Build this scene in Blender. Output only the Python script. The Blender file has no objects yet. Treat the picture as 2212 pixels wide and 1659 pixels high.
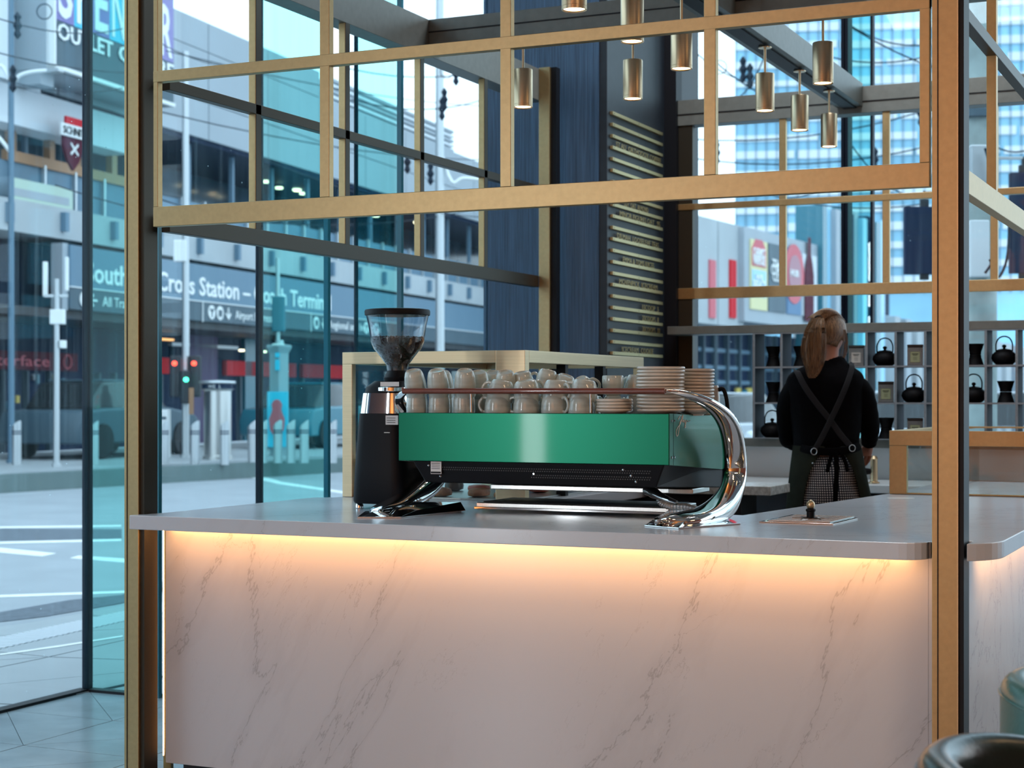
import bpy, bmesh, math, random
from mathutils import Vector, Matrix
random.seed(7)
PI = math.pi
scene = bpy.context.scene
COL = scene.collection

# ---------------------------------------------------------------- camera, sky, exposure
FPX, CX, HY, EYE, YAW = 3616.0, 1106.0, 860.0, 1.33, math.radians(24.6)
FWD = Vector((-math.sin(YAW), math.cos(YAW), 0)); RGT = Vector((math.cos(YAW), math.sin(YAW), 0)); UP = Vector((0, 0, 1))
cam_d = bpy.data.cameras.new('camera'); cam = bpy.data.objects.new('camera', cam_d); COL.objects.link(cam)
cam.location = (0, 0, EYE); cam.rotation_euler = (PI/2, 0, YAW)
cam_d.sensor_width = 36; cam_d.lens = FPX*36/2212; cam_d.shift_y = (HY-829.5)/2212
cam_d.clip_start = .05; cam_d.clip_end = 900
cam_d.dof.use_dof = True; cam_d.dof.focus_distance = 5.35; cam_d.dof.aperture_fstop = 5.0
scene.camera = cam
scene.view_settings.view_transform = 'Standard'; scene.view_settings.look = 'None'
scene.view_settings.exposure = 0.25; scene.view_settings.gamma = 1.0; scene.view_settings.use_curve_mapping = False
scene.cycles.use_denoising = True
scene.cycles.max_bounces = 10; scene.cycles.transparent_max_bounces = 24; scene.cycles.diffuse_bounces = 4
scene.cycles.glossy_bounces = 5; scene.cycles.transmission_bounces = 8
scene.cycles.sample_clamp_indirect = 6.0; scene.cycles.caustics_reflective = False; scene.cycles.caustics_refractive = False

world = bpy.data.worlds.new('overcast_sky'); scene.world = world; world.use_nodes = True
wn = world.node_tree.nodes; bg = wn['Background']
bg.inputs[0].default_value = (0.90, 0.95, 1.0, 1); bg.inputs[1].default_value = 2.1

def area(name, loc, rot, sx, sy, power, col):
    d = bpy.data.lights.new(name, 'AREA'); d.shape = 'RECTANGLE'; d.size = sx; d.size_y = sy; d.energy = power; d.color = col
    o = bpy.data.objects.new(name, d); o.location = loc; o.rotation_euler = rot; COL.objects.link(o); return o
# warm cafe ceiling lights out of frame, plus lamps added for their effect
area('ceiling_light', (1.4, 2.6, 3.9), (math.radians(-26), math.radians(16), 0), 1.6, .5, 60, (1.0, .66, .42))
area('ceiling_light', (-1.6, .4, 4.2), (math.radians(-30), 0, 0), 2.2, .6, 22, (1.0, .93, .85))
area('ceiling_light', (-1.6, -3.6, 4.3), (math.radians(-35), 0, 0), 3.5, .8, 290, (1.0, .70, .45))  # added to light the wall that the bronze frame reflects
area('window_daylight', (-4.80, -.85, 1.9), (0, math.radians(-90), math.radians(0)), 3.0, .40, 150, (.88, .95, 1.0))  # added strip light for the sheen on the green panel; no window there
area('ceiling_light', (-2.0, 7.7, 4.4), (math.radians(12), 0, 0), 1.6, 1.2, 60, (.90, .95, 1.0))  # cool lamp added over the kiosk to brighten the back counter
area('ceiling_light', (2.2, 5.6, 3.9), (0, math.radians(35), 0), .8, .8, 10, (1.0, .62, .30))

# ---------------------------------------------------------------- pixel helpers (photo pixel -> point on a real plane)
def ray(px): return FWD + RGT*((px-CX)/FPX)
def atd(px, py, t): r = ray(px); return Vector((r.x*t, r.y*t, EYE+(HY-py)/FPX*t))
def atz(px, py, z): return atd(px, py, (EYE-z)*FPX/(py-HY))
def aty(px, py, y): return atd(px, py, y/ray(px).y)
def atx(px, py, x): return atd(px, py, x/ray(px).x)

# ---------------------------------------------------------------- mesh helpers
def bx(bm, x0, x1, y0, y1, z0, z1, M=None):
    vs = [bm.verts.new((x, y, z)) for x in (x0, x1) for y in (y0, y1) for z in (z0, z1)]
    for f in ((0,1,3,2),(4,6,7,5),(0,4,5,1),(2,3,7,6),(0,2,6,4),(1,5,7,3)): bm.faces.new([vs[i] for i in f])
    if M is not None:
        for v in vs: v.co = M @ v.co
    return vs
def box(*a, M=None): bm = bmesh.new(); bx(bm, *a, M=M); return bm
def prism(bm, poly, z0, z1):
    a = [bm.verts.new((p[0], p[1], z0)) for p in poly]; b = [bm.verts.new((p[0], p[1], z1)) for p in poly]
    n = len(poly); bm.faces.new(a[::-1]); bm.faces.new(b)
    for i in range(n): bm.faces.new((a[i], a[(i+1) % n], b[(i+1) % n], b[i]))
def loft(bm, rings, cap=True):
    R = [[bm.verts.new(p) for p in r] for r in rings]; n = len(R[0])
    for a, b in zip(R, R[1:]):
        for i in range(n): bm.faces.new((a[i], a[(i+1) % n], b[(i+1) % n], b[i]))
    if cap: bm.faces.new(R[0][::-1]); bm.faces.new(R[-1])
    return R
def ring(c, rx, ry, n=20, ax=(1,0,0), ay=(0,1,0), p=2.0):
    ax = Vector(ax); ay = Vector(ay); c = Vector(c); out = []
    for i in range(n):
        a = 2*PI*i/n; cs, sn = math.cos(a), math.sin(a)
        u = math.copysign(abs(cs)**(2/p), cs); v = math.copysign(abs(sn)**(2/p), sn)
        out.append(c+ax*rx*u+ay*ry*v)
    return out
def lathe(bm, prof, n=24, c=(0,0,0), cap=True):
    loft(bm, [ring((c[0], c[1], c[2]+z), max(r, 1e-4), max(r, 1e-4), n) for r, z in prof], cap)
def tube(bm, pts, r, n=8, cap=True, flat=1.0, up=(0,0,1)):
    pts = [Vector(p) for p in pts]; rings = []
    for i, p in enumerate(pts):
        d = (pts[min(i+1, len(pts)-1)]-pts[max(i-1, 0)]).normalized()
        u = Vector(up)
        if abs(d.dot(u)) > .95: u = Vector((0,1,0)) if abs(d.y) < .9 else Vector((1,0,0))
        a = d.cross(u).normalized(); b = a.cross(d).normalized()
        rr = r[i] if isinstance(r, (list, tuple)) else r
        rings.append(ring(p, rr, rr*flat, n, a, b))
    loft(bm, rings, cap)
def cyl(bm, c, r, h, n=20, r2=None): lathe(bm, [(r, 0), (r if r2 is None else r2, h)], n, c)
def smoothpts(pts, k=4):
    P = [Vector(p) for p in pts]; out = []
    for i in range(len(P)-1):
        p0, p1, p2, p3 = P[max(i-1,0)], P[i], P[i+1], P[min(i+2, len(P)-1)]
        for j in range(k):
            t = j/k; out.append(.5*((2*p1)+(p2-p0)*t+(2*p0-5*p1+4*p2-p3)*t*t+(3*p1-p0-3*p2+p3)*t**3))
    out.append(P[-1]); return out
def org(o):
    v = Vector((0,0,0))
    while o is not None: v += Vector(o.location); o = o.parent
    return v
def obj(name, bm, mat, parent=None, bevel=0, smooth=False, M=None, seg=2, fixed=False):
    bmesh.ops.recalc_face_normals(bm, faces=bm.faces)
    me = bpy.data.meshes.new(name); bm.to_mesh(me); bm.free()
    if M is not None: me.transform(M)
    if parent is not None and not fixed: me.transform(Matrix.Translation(-org(parent)))
    if mat is not None: me.materials.append(mat)
    o = bpy.data.objects.new(name, me); COL.objects.link(o); o.parent = parent
    if smooth:
        for p in me.polygons: p.use_smooth = True
        me.set_sharp_from_angle(angle=math.radians(38))
    if bevel:
        m = o.modifiers.new('bevel', 'BEVEL'); m.width = bevel; m.segments = seg; m.limit_method = 'ANGLE'; m.angle_limit = math.radians(40)
        m.harden_normals = False
    return o
def share(name, src, parent=None, M=None, loc=None):
    o = bpy.data.objects.new(name, src.data if hasattr(src, 'data') else src); COL.objects.link(o); o.parent = parent
    if loc is not None: o.location = Vector(loc)-(org(parent) if parent else Vector())
    return o
def thing(name, label, cat, loc=(0,0,0), rz=0, group=None):
    o = bpy.data.objects.new(name, None); COL.objects.link(o); o.empty_display_size = .1
    o.location = loc; o.rotation_euler = (0,0,rz); o['label'] = label; o['category'] = cat
    if group: o['group'] = group
    return o
def tag(o, label, cat, group=None):
    o['label'] = label; o['category'] = cat
    if group: o['group'] = group
    return o
def struct(o, label=None):
    o['kind'] = 'structure'
    if label: o['label'] = label
    return o
def dup(root, loc=None, label=None, group=None, rot=None):
    r = root.copy(); COL.objects.link(r)
    if loc is not None: r.location = loc
    if rot is not None: r.rotation_euler = rot
    if label: r['label'] = label
    if group: r['group'] = group
    for ch in list(root.children):
        c = ch.copy(); COL.objects.link(c); c.parent = r
        for g in list(ch.children):
            d = g.copy(); COL.objects.link(d); d.parent = c
    return r

# ---------------------------------------------------------------- materials
def newmat(name):
    m = bpy.data.materials.new(name); m.use_nodes = True; return m, m.node_tree, m.node_tree.nodes['Principled BSDF']
def mat(name, col, rough=.5, metal=0, bump=0, bscale=200, noise=0, nscale=8, coat=0, emit=None, estr=0, stretch=None, spec=None):
    m, nt, p = newmat(name); N = nt.nodes; L = nt.links
    p.inputs['Base Color'].default_value = (*col, 1); p.inputs['Roughness'].default_value = rough; p.inputs['Metallic'].default_value = metal
    if coat: p.inputs['Coat Weight'].default_value = coat; p.inputs['Coat Roughness'].default_value = .05 if coat < .6 else .28
    if spec is not None: p.inputs['Specular IOR Level'].default_value = spec
    if emit: p.inputs['Emission Color'].default_value = (*emit, 1); p.inputs['Emission Strength'].default_value = estr
    if noise or bump:
        tc = N.new('ShaderNodeTexCoord'); mp = N.new('ShaderNodeMapping'); L.new(tc.outputs['Object'], mp.inputs[0])
        if stretch: mp.inputs['Scale'].default_value = stretch
    if noise:
        n = N.new('ShaderNodeTexNoise'); n.inputs['Scale'].default_value = nscale; n.inputs['Detail'].default_value = 5; L.new(mp.outputs[0], n.inputs[0])
        r = N.new('ShaderNodeMapRange'); r.inputs[1].default_value = .3; r.inputs[2].default_value = .7; r.inputs[3].default_value = 1-noise; r.inputs[4].default_value = 1+noise
        L.new(n.outputs[0], r.inputs[0])
        x = N.new('ShaderNodeVectorMath'); x.operation = 'SCALE'; x.inputs[0].default_value = col; L.new(r.outputs[0], x.inputs['Scale']); L.new(x.outputs[0], p.inputs['Base Color'])
    if bump:
        n2 = N.new('ShaderNodeTexNoise'); n2.inputs['Scale'].default_value = bscale; n2.inputs['Detail'].default_value = 3; L.new(mp.outputs[0], n2.inputs[0])
        b = N.new('ShaderNodeBump'); b.inputs['Strength'].default_value = bump; b.inputs['Distance'].default_value = .002; L.new(n2.outputs[0], b.inputs['Height']); L.new(b.outputs[0], p.inputs['Normal'])
    return m
def glass(name, tint, gloss=1.0, dirt=.0, dcol=(.8,.9,.95)):
    m = bpy.data.materials.new(name); m.use_nodes = True; nt = m.node_tree; N = nt.nodes; L = nt.links
    N.remove(N['Principled BSDF']); out = N['Material Output']
    tr = N.new('ShaderNodeBsdfTransparent'); tr.inputs[0].default_value = (*tint, 1)
    gl = N.new('ShaderNodeBsdfGlossy'); gl.inputs['Roughness'].default_value = .02
    ge = N.new('ShaderNodeNewGeometry'); dt = N.new('ShaderNodeVectorMath'); dt.operation = 'DOT_PRODUCT'; L.new(ge.outputs['Normal'], dt.inputs[0]); L.new(ge.outputs['Incoming'], dt.inputs[1])
    ab0 = N.new('ShaderNodeMath'); ab0.operation = 'ABSOLUTE'; L.new(dt.outputs['Value'], ab0.inputs[0])
    om = N.new('ShaderNodeMath'); om.operation = 'SUBTRACT'; om.inputs[0].default_value = 1; om.use_clamp = True; L.new(ab0.outputs[0], om.inputs[1])
    pw = N.new('ShaderNodeMath'); pw.operation = 'POWER'; pw.inputs[1].default_value = 5; L.new(om.outputs[0], pw.inputs[0])
    fr = N.new('ShaderNodeMath'); fr.operation = 'MULTIPLY_ADD'; fr.inputs[1].default_value = .96; fr.inputs[2].default_value = .04; L.new(pw.outputs[0], fr.inputs[0])
    mu = N.new('ShaderNodeMath'); mu.operation = 'MULTIPLY'; mu.inputs[1].default_value = gloss; L.new(fr.outputs[0], mu.inputs[0])
    mx = N.new('ShaderNodeMixShader'); L.new(mu.outputs[0], mx.inputs[0]); L.new(tr.outputs[0], mx.inputs[1]); L.new(gl.outputs[0], mx.inputs[2])
    last = mx
    if dirt:
        tc = N.new('ShaderNodeTexCoord'); mp = N.new('ShaderNodeMapping'); mp.inputs['Scale'].default_value = (28, 28, .7); L.new(tc.outputs['Object'], mp.inputs[0])
        n = N.new('ShaderNodeTexNoise'); n.inputs['Scale'].default_value = 1.3; n.inputs['Detail'].default_value = 6; n.inputs['Distortion'].default_value = .3; L.new(mp.outputs[0], n.inputs[0])
        r = N.new('ShaderNodeMapRange'); r.inputs[1].default_value = .5; r.inputs[2].default_value = .8; r.inputs[3].default_value = dirt*.25; r.inputs[4].default_value = dirt*2.4; L.new(n.outputs[0], r.inputs[0])
        v = N.new('ShaderNodeTexVoronoi'); v.inputs['Scale'].default_value = 16; L.new(tc.outputs['Object'], v.inputs[0])
        vr = N.new('ShaderNodeMapRange'); vr.inputs[1].default_value = .035; vr.inputs[2].default_value = .05; vr.inputs[3].default_value = .55; vr.inputs[4].default_value = 0; L.new(v.outputs['Distance'], vr.inputs[0])
        n3 = N.new('ShaderNodeTexNoise'); n3.inputs['Scale'].default_value = 1.1; L.new(tc.outputs['Object'], n3.inputs[0])
        g3 = N.new('ShaderNodeMath'); g3.operation = 'GREATER_THAN'; g3.inputs[1].default_value = .56; L.new(n3.outputs[0], g3.inputs[0])
        m3 = N.new('ShaderNodeMath'); m3.operation = 'MULTIPLY'; L.new(vr.outputs[0], m3.inputs[0]); L.new(g3.outputs[0], m3.inputs[1])
        ad = N.new('ShaderNodeMath'); ad.operation = 'ADD'; ad.use_clamp = True; L.new(r.outputs[0], ad.inputs[0]); L.new(m3.outputs[0], ad.inputs[1])
        tl = N.new('ShaderNodeBsdfTranslucent'); tl.inputs[0].default_value = (*dcol, 1)
        mx2 = N.new('ShaderNodeMixShader'); L.new(ad.outputs[0], mx2.inputs[0]); L.new(mx.outputs[0], mx2.inputs[1]); L.new(tl.outputs[0], mx2.inputs[2]); last = mx2
    L.new(last.outputs[0], out.inputs[0]); return m
def brushed(name, col, rough=.3, aniso_scale=(1,1,400), amt=.12):
    m = mat(name, col, rough, 1, noise=amt, nscale=2.0, stretch=aniso_scale); return m
def marble(name, base, vein, rough=.25, vs=1.0):
    m, nt, p = newmat(name); N = nt.nodes; L = nt.links
    tc = N.new('ShaderNodeTexCoord'); mp = N.new('ShaderNodeMapping'); L.new(tc.outputs['Object'], mp.inputs[0])
    mp.vector_type = 'TEXTURE'; mp.inputs['Rotation'].default_value = (0, math.radians(30), 0); mp.inputs['Scale'].default_value = (1/(1.5*vs), 1/(.9*vs), 1/(.45*vs))
    def veinf(scale, width, seed):
        n = N.new('ShaderNodeTexNoise'); n.inputs['Scale'].default_value = scale; n.inputs['Detail'].default_value = 8; n.inputs['Roughness'].default_value = .62; n.inputs['Distortion'].default_value = .35
        a = N.new('ShaderNodeVectorMath'); a.operation = 'ADD'; a.inputs[1].default_value = (seed, seed*1.7, seed*.6); L.new(mp.outputs[0], a.inputs[0]); L.new(a.outputs[0], n.inputs[0])
        s = N.new('ShaderNodeMath'); s.operation = 'SUBTRACT'; s.inputs[1].default_value = .5; L.new(n.outputs[0], s.inputs[0])
        ab = N.new('ShaderNodeMath'); ab.operation = 'ABSOLUTE'; L.new(s.outputs[0], ab.inputs[0])
        r = N.new('ShaderNodeMapRange'); r.inputs[1].default_value = 0; r.inputs[2].default_value = width; r.inputs[3].default_value = 1; r.inputs[4].default_value = 0; L.new(ab.outputs[0], r.inputs[0]); return r
    v1 = veinf(.9, .0034, 3.1); v2 = veinf(1.7, .0024, 9.4); v3 = veinf(.9, .045, 3.1)
    mk = N.new('ShaderNodeTexNoise'); mk.inputs['Scale'].default_value = 1.6; mk.inputs['Detail'].default_value = 4; L.new(tc.outputs['Object'], mk.inputs[0])
    mr = N.new('ShaderNodeMapRange'); mr.inputs[1].default_value = .47; mr.inputs[2].default_value = .6; L.new(mk.outputs[0], mr.inputs[0])
    q = N.new('ShaderNodeMath'); q.operation = 'MULTIPLY'; L.new(v2.outputs[0], q.inputs[0]); L.new(mr.outputs[0], q.inputs[1])
    w = N.new('ShaderNodeMath'); w.operation = 'MAXIMUM'; L.new(v1.outputs[0], w.inputs[0]); L.new(q.outputs[0], w.inputs[1])
    w0 = N.new('ShaderNodeMath'); w0.operation = 'MULTIPLY'; w0.inputs[1].default_value = .36; L.new(w.outputs[0], w0.inputs[0])
    w2 = N.new('ShaderNodeMath'); w2.operation = 'MULTIPLY_ADD'; w2.inputs[1].default_value = .10; L.new(v3.outputs[0], w2.inputs[0]); L.new(w0.outputs[0], w2.inputs[2])
    mx = N.new('ShaderNodeMix'); mx.data_type = 'RGBA'; mx.inputs['A'].default_value = (*base, 1); mx.inputs['B'].default_value = (*vein, 1); L.new(w2.outputs[0], mx.inputs['Factor']); L.new(mx.outputs['Result'], p.inputs['Base Color'])
    p.inputs['Roughness'].default_value = rough; return m
M = {}
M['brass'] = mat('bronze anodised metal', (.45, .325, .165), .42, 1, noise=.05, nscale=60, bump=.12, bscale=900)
M['brass_dark'] = mat('dark bronze metal', (.055, .048, .036), .45, .8)  # dark copy of the bronze, shade put into the colour
M['brass_bright'] = brushed('brushed brass', (.66, .52, .33), .40)
M['slat_brass'] = mat('menu rail brass', (.50, .41, .22), .45, 1)
M['letter_brass'] = mat('small brass letters', (.34, .26, .12), .45, 1)
M['pendant'] = brushed('brushed brass pendant', (.66, .50, .32), .34, (1,1,500))
M['lens'] = mat('lamp lens', (1,.8,.55), .5, emit=(1,.66,.32), estr=14)
M['led'] = mat('led strip', (1,.7,.4), .5, emit=(1,.50,.17), estr=9)
M['marble'] = marble('white veined stone', (.54, .545, .58), (.19, .17, .18), .22)
M['counter'] = marble('stone worktop', (.58, .61, .66), (.35, .33, .33), .2, 1.4)
M['speckle'] = mat('speckled marble slab', (.62,.64,.63), .3, noise=.35, nscale=60)
M['blue_wall'] = mat('blue black stained timber', (.040, .085, .150), .5, noise=.45, nscale=3, stretch=(90, 90, 1.2), bump=.6, bscale=3)
M['menu_wall'] = mat('menu board backing', (.009, .014, .021), .5, noise=.2, nscale=20)
M['black'] = mat('matt black', (.005, .006, .009), .5, spec=.25)
M['blackpanel'] = mat('black joinery', (.012, .015, .022), .5)
M['mullion'] = mat('navy mullion', (.006, .012, .026), .55, spec=.15)
M['frame_gray'] = mat('grey window beam', (.16, .17, .155), .45, .3, noise=.08, nscale=30)
M['shelf'] = mat('dark shelf board', (.030, .031, .046), .7, spec=.1)
M['shelf_edge'] = mat('grey shelf edge', (.22, .24, .26), .4, noise=.15, nscale=60)
M['splash'] = mat('pale splashback', (.78, .83, .85), .25)
M['iron'] = mat('cast iron', (.003, .003, .004), .6, spec=.15, bump=.3, bscale=300)
M['green'] = mat('green machine enamel', (.003, .115, .062), .30, .80, coat=.15)
M['machine_black'] = mat('machine black paint', (.003, .004, .007), .5, spec=.2)
M['chrome'] = mat('polished chrome', (.80, .80, .80), .05, 1)
M['steel'] = brushed('stainless steel', (.62, .62, .60), .28, (400, 1, 1))
M['wood'] = mat('red timber rail', (.17, .040, .022), .3, noise=.35, nscale=6, stretch=(2, 60, 60), coat=.4)
def glaze():
    m = mat('speckled grey green glaze', (.50, .56, .52), .15, noise=.18, nscale=9, stretch=(.6,.6,5), coat=.3); return m
M['glaze'] = glaze()
M['saucer'] = mat('cream stoneware', (.66, .60, .51), .24, noise=.06, nscale=20, coat=.2)
M['footring'] = mat('unglazed foot', (.22, .16, .12), .6)
M['bean'] = mat('roasted coffee beans', (.030, .013, .007), .35, noise=.4, nscale=90)
M['hopper'] = glass('clear hopper plastic', (.93, .95, .97), 2.0)
M['pane'] = glass('window glass', (.80, .92, .98), .55, .020, (.6, .85, .95))
M['teal_pane'] = glass('teal window glass', (.54, .85, .88), .55, .025, (.35, .8, .85))
M['case_glass'] = glass('display case glass', (.93, .97, .96), 1.1)
M['sticker'] = mat('white sticker', (.75,.76,.76), .5)
M['sweater'] = mat('black knit', (.0025, .0025, .0035), .95, spec=.08, bump=.5, bscale=250)
M['apron'] = mat('dark olive apron cloth', (.018, .020, .013), .9, spec=.1, noise=.3, nscale=9, bump=.4, bscale=300)
M['strap'] = mat('charcoal strap', (.016, .017, .02), .85, spec=.2)
M['skin'] = mat('skin', (.50, .24, .17), .5)
M['hair'] = mat('light brown hair', (.21, .115, .055), .42, noise=.75, nscale=5, stretch=(50, 50, 1.5), bump=.8, bscale=6)
M['asphalt'] = mat('asphalt road', (.30, .33, .36), .75, noise=.10, nscale=1.2)
M['asphalt_dark'] = mat('dark new asphalt', (.10, .12, .15), .8, noise=.25, nscale=20)
M['pave'] = mat('bluestone paving', (.33, .36, .38), .6, noise=.08, nscale=1.5)
M['tile'] = mat('honed blue grey floor tile', (.30, .38, .42), .20, noise=.2, nscale=3)
M['grout'] = mat('dark grout', (.02, .025, .03), .8)
M['paint'] = mat('white road paint', (.78, .80, .80), .6, noise=.08, nscale=9)
M['kerb'] = mat('platform kerb concrete', (.12, .17, .17), .7, noise=.05, nscale=3)
M['concrete'] = mat('pale concrete', (.43, .46, .48), .8, noise=.08, nscale=.6)
M['cladding'] = mat('grey cladding panel', (.36, .40, .44), .55, noise=.05, nscale=.5)
M['cladding_white'] = mat('white cladding', (.66, .70, .74), .5)
M['navy'] = mat('navy shopfront', (.006, .018, .055), .6, spec=.1)
M['deepblue'] = mat('dim blue glazing', (.035, .085, .13), .15, noise=.6, nscale=.9)
M['sign_blue'] = mat('grey blue sign panel', (.11, .20, .28), .5)
M['sign_dark'] = mat('dark sign panel', (.045, .085, .115), .5)
M['white'] = mat('white lettering', (.85,.87,.86), .5)
M['red'] = mat('red fascia', (.62, .008, .02), .5, spec=.1)
M['darkred'] = mat('dim red fascia', (.09, .008, .025), .6, spec=.1)
M['pinkred'] = mat('faded red banner', (.62, .12, .15), .6)
M['purple'] = mat('purple shopfront', (.055, .022, .11), .5)
M['orange'] = mat('timber beam', (.42, .22, .11), .6)
M['galv'] = mat('galvanised steel', (.55, .58, .60), .38, .7)
M['sky_glass'] = mat('sky blue curtain wall', (.30, .60, .78), .3, 0, noise=.3, nscale=.06)
M['sky_white'] = mat('white spandrel', (.72, .76, .78), .5)
M['teal_dark'] = mat('teal glazing', (.02, .16, .22), .2)
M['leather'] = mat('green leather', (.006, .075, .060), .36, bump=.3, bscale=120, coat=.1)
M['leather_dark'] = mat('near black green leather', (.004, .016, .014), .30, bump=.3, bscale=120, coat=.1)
M['cyan'] = mat('cyan screen', (.02,.35,.5), .4, emit=(.02,.50,.70), estr=.35)
M['redlamp'] = mat('red signal lamp', (.6,.02,.01), .4, emit=(1,.05,.02), estr=6)
M['greenlamp'] = mat('green signal lamp', (.02,.6,.3), .4, emit=(.1,1,.5), estr=4)
M['orangelamp'] = mat('orange tube lamp', (1,.5,.2), .4, emit=(1,.40,.12), estr=2.2)
M['warmlamp'] = mat('shop downlight', (1,.8,.5), .4, emit=(1,.75,.45), estr=5)
M['yellow'] = mat('yellow', (.65,.48,.08), .5)
M['pastry'] = mat('baked pastry', (.45, .17, .07), .6, noise=.4, nscale=40, bump=.5, bscale=80)
M['pink'] = mat('pink filling', (.55, .12, .09), .5, noise=.3, nscale=50)
M['carpaint'] = mat('silver car paint', (.45,.48,.52), .25, .5)
M['cardark'] = mat('dark car glass', (.02,.025,.03), .08)
M['labelgreen'] = mat('olive paper label', (.40, .42, .24), .6)
M['labelcream'] = mat('cream paper label', (.60, .56, .50), .6)
def checker(name, c1, c2, scale):
    m, nt, p = newmat(name); N = nt.nodes; L = nt.links
    tc = N.new('ShaderNodeTexCoord'); mp = N.new('ShaderNodeMapping'); mp.inputs['Scale'].default_value = (scale,)*3; L.new(tc.outputs['UV'], mp.inputs[0])
    c = N.new('ShaderNodeTexChecker'); c.inputs['Scale'].default_value = 1; c.inputs[1].default_value = (*c1,1); c.inputs[2].default_value = (*c2,1)
    L.new(mp.outputs[0], c.inputs[0]); L.new(c.outputs[0], p.inputs['Base Color']); p.inputs['Roughness'].default_value = .85; return m
def gingham():
    m, nt, p = newmat('black and white gingham'); N = nt.nodes; L = nt.links
    tc = N.new('ShaderNodeTexCoord'); sp = N.new('ShaderNodeSeparateXYZ'); L.new(tc.outputs['UV'], sp.inputs[0]); outs = []
    for ax in (0, 1):
        a = N.new('ShaderNodeMath'); a.operation = 'MULTIPLY'; a.inputs[1].default_value = 1; L.new(sp.outputs[ax], a.inputs[0])
        f = N.new('ShaderNodeMath'); f.operation = 'FRACT'; L.new(a.outputs[0], f.inputs[0])
        g = N.new('ShaderNodeMath'); g.operation = 'GREATER_THAN'; g.inputs[1].default_value = .5; L.new(f.outputs[0], g.inputs[0]); outs.append(g)
    ad = N.new('ShaderNodeMath'); ad.operation = 'ADD'; L.new(outs[0].outputs[0], ad.inputs[0]); L.new(outs[1].outputs[0], ad.inputs[1])
    cr = N.new('ShaderNodeValToRGB'); cr.color_ramp.interpolation = 'CONSTANT'; e = cr.color_ramp.elements
    e[0].color = (.008,.01,.02,1); e[0].position = 0; e[1].color = (.022,.027,.045,1); e[1].position = .3
    x = e.new(.8); x.color = (.75,.73,.72,1)
    h = N.new('ShaderNodeMath'); h.operation = 'MULTIPLY'; h.inputs[1].default_value = .5; L.new(ad.outputs[0], h.inputs[0]); L.new(h.outputs[0], cr.inputs[0]); L.new(cr.outputs[0], p.inputs['Base Color']); p.inputs['Roughness'].default_value = .9
    return m
M['gingham'] = gingham()
M['tinpattern'] = mat('black tin', (.012,.012,.014), .35)

# text as mesh, fitted into a width x height box; local x right, y up, z out
_dg = None
def text_mesh(s, w=None, h=None, depth=.01, bold=False):
    cu = bpy.data.curves.new('lettering', 'FONT'); cu.body = s; cu.extrude = .5; cu.size = 1; cu.resolution_u = 2
    if bold: cu.offset = .018
    o = bpy.data.objects.new('lettering', cu); COL.objects.link(o); bpy.context.view_layer.update()
    dg = bpy.context.evaluated_depsgraph_get(); me = bpy.data.meshes.new_from_object(o.evaluated_get(dg))
    bpy.data.objects.remove(o); bpy.data.curves.remove(cu)
    xs = [v.co.x for v in me.vertices]; ys = [v.co.y for v in me.vertices]
    x0, x1 = min(xs), max(xs); y1 = .72
    sy = (h/y1) if h else None; sx = (w/(x1-x0)) if w else None
    if sx is None: sx = sy
    if sy is None: sy = sx
    for v in me.vertices: v.co = Vector(((v.co.x-x0)*sx, v.co.y*sy, v.co.z*depth))
    return me
def text(s, material, parent, Mx, w=None, h=None, depth=.01, name='lettering', bold=False):
    me = text_mesh(s, w, h, depth, bold); me.materials.append(material); me.transform(Mx)
    if parent is not None: me.transform(Matrix.Translation(-org(parent)))
    o = bpy.data.objects.new(name, me); COL.objects.link(o); o.parent = parent; return o
def basis(o, ax, ay):
    ax = Vector(ax).normalized(); ay = Vector(ay).normalized(); az = ax.cross(ay)
    m = Matrix((ax, ay, az)).transposed().to_4x4(); m.translation = Vector(o); return m

# ================================================================ THE SETTING: ground, floor, glass walls, blue wall
ROOF = 4.6
road = struct(obj('road', box(-400, 300, -200, 500, -.4, -.012), M['asphalt']), 'grey asphalt street beyond the glass wall')
pv = bmesh.new(); prism(pv, [(-6.82, -30), (9, -30), (9, 10.45), (9, 11.6), (-6.75, 11.6)], -.3, -.006)
pavement = struct(obj('pavement', pv, M['pave']), 'pale paving between the glass wall and the kerb')
# large irregular paving slabs just outside the glass
def tri_field(xs, ys, jit, keep, seed):
    rnd = random.Random(seed); P = {}
    for i, x in enumerate(xs):
        for j, y in enumerate(ys):
            P[i, j] = (x+rnd.uniform(-jit, jit), y+rnd.uniform(-jit, jit))
    out = []
    for i in range(len(xs)-1):
        for j in range(len(ys)-1):
            a, b, c, d = P[i,j], P[i+1,j], P[i+1,j+1], P[i,j+1]
            for t in (((a,b,c),(a,c,d)) if rnd.random() < .5 else ((a,b,d),(b,c,d))):
                cx = sum(p[0] for p in t)/3; cy = sum(p[1] for p in t)/3
                if keep(cx, cy): out.append(t)
    return out
def shrink(t, g):
    cx = sum(p[0] for p in t)/3; cy = sum(p[1] for p in t)/3; out = []
    for p in t:
        d = math.hypot(p[0]-cx, p[1]-cy); k = max(0, 1-g/d); out.append((cx+(p[0]-cx)*k, cy+(p[1]-cy)*k))
    return out
for t in tri_field([-6.75+i*.95 for i in range(3)], [3+j*1.3 for j in range(8)], .12, lambda x, y: x < -4.95 or y > 7.3, 5):
    b = bmesh.new(); prism(b, shrink(t, .012), -.004, .004); obj('paving_slab', b, M['pave'], pavement)
floor = struct(obj('floor', box(-4.93, 7, -6, 6.11, -.30, -.004), M['grout']), 'polished blue grey triangular floor tiles')
struct(obj('floor', box(-4.5, 7, 6.11, 8.15, -.30, -.0045), M['blackpanel']), 'dark floor behind the service counter')
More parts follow.
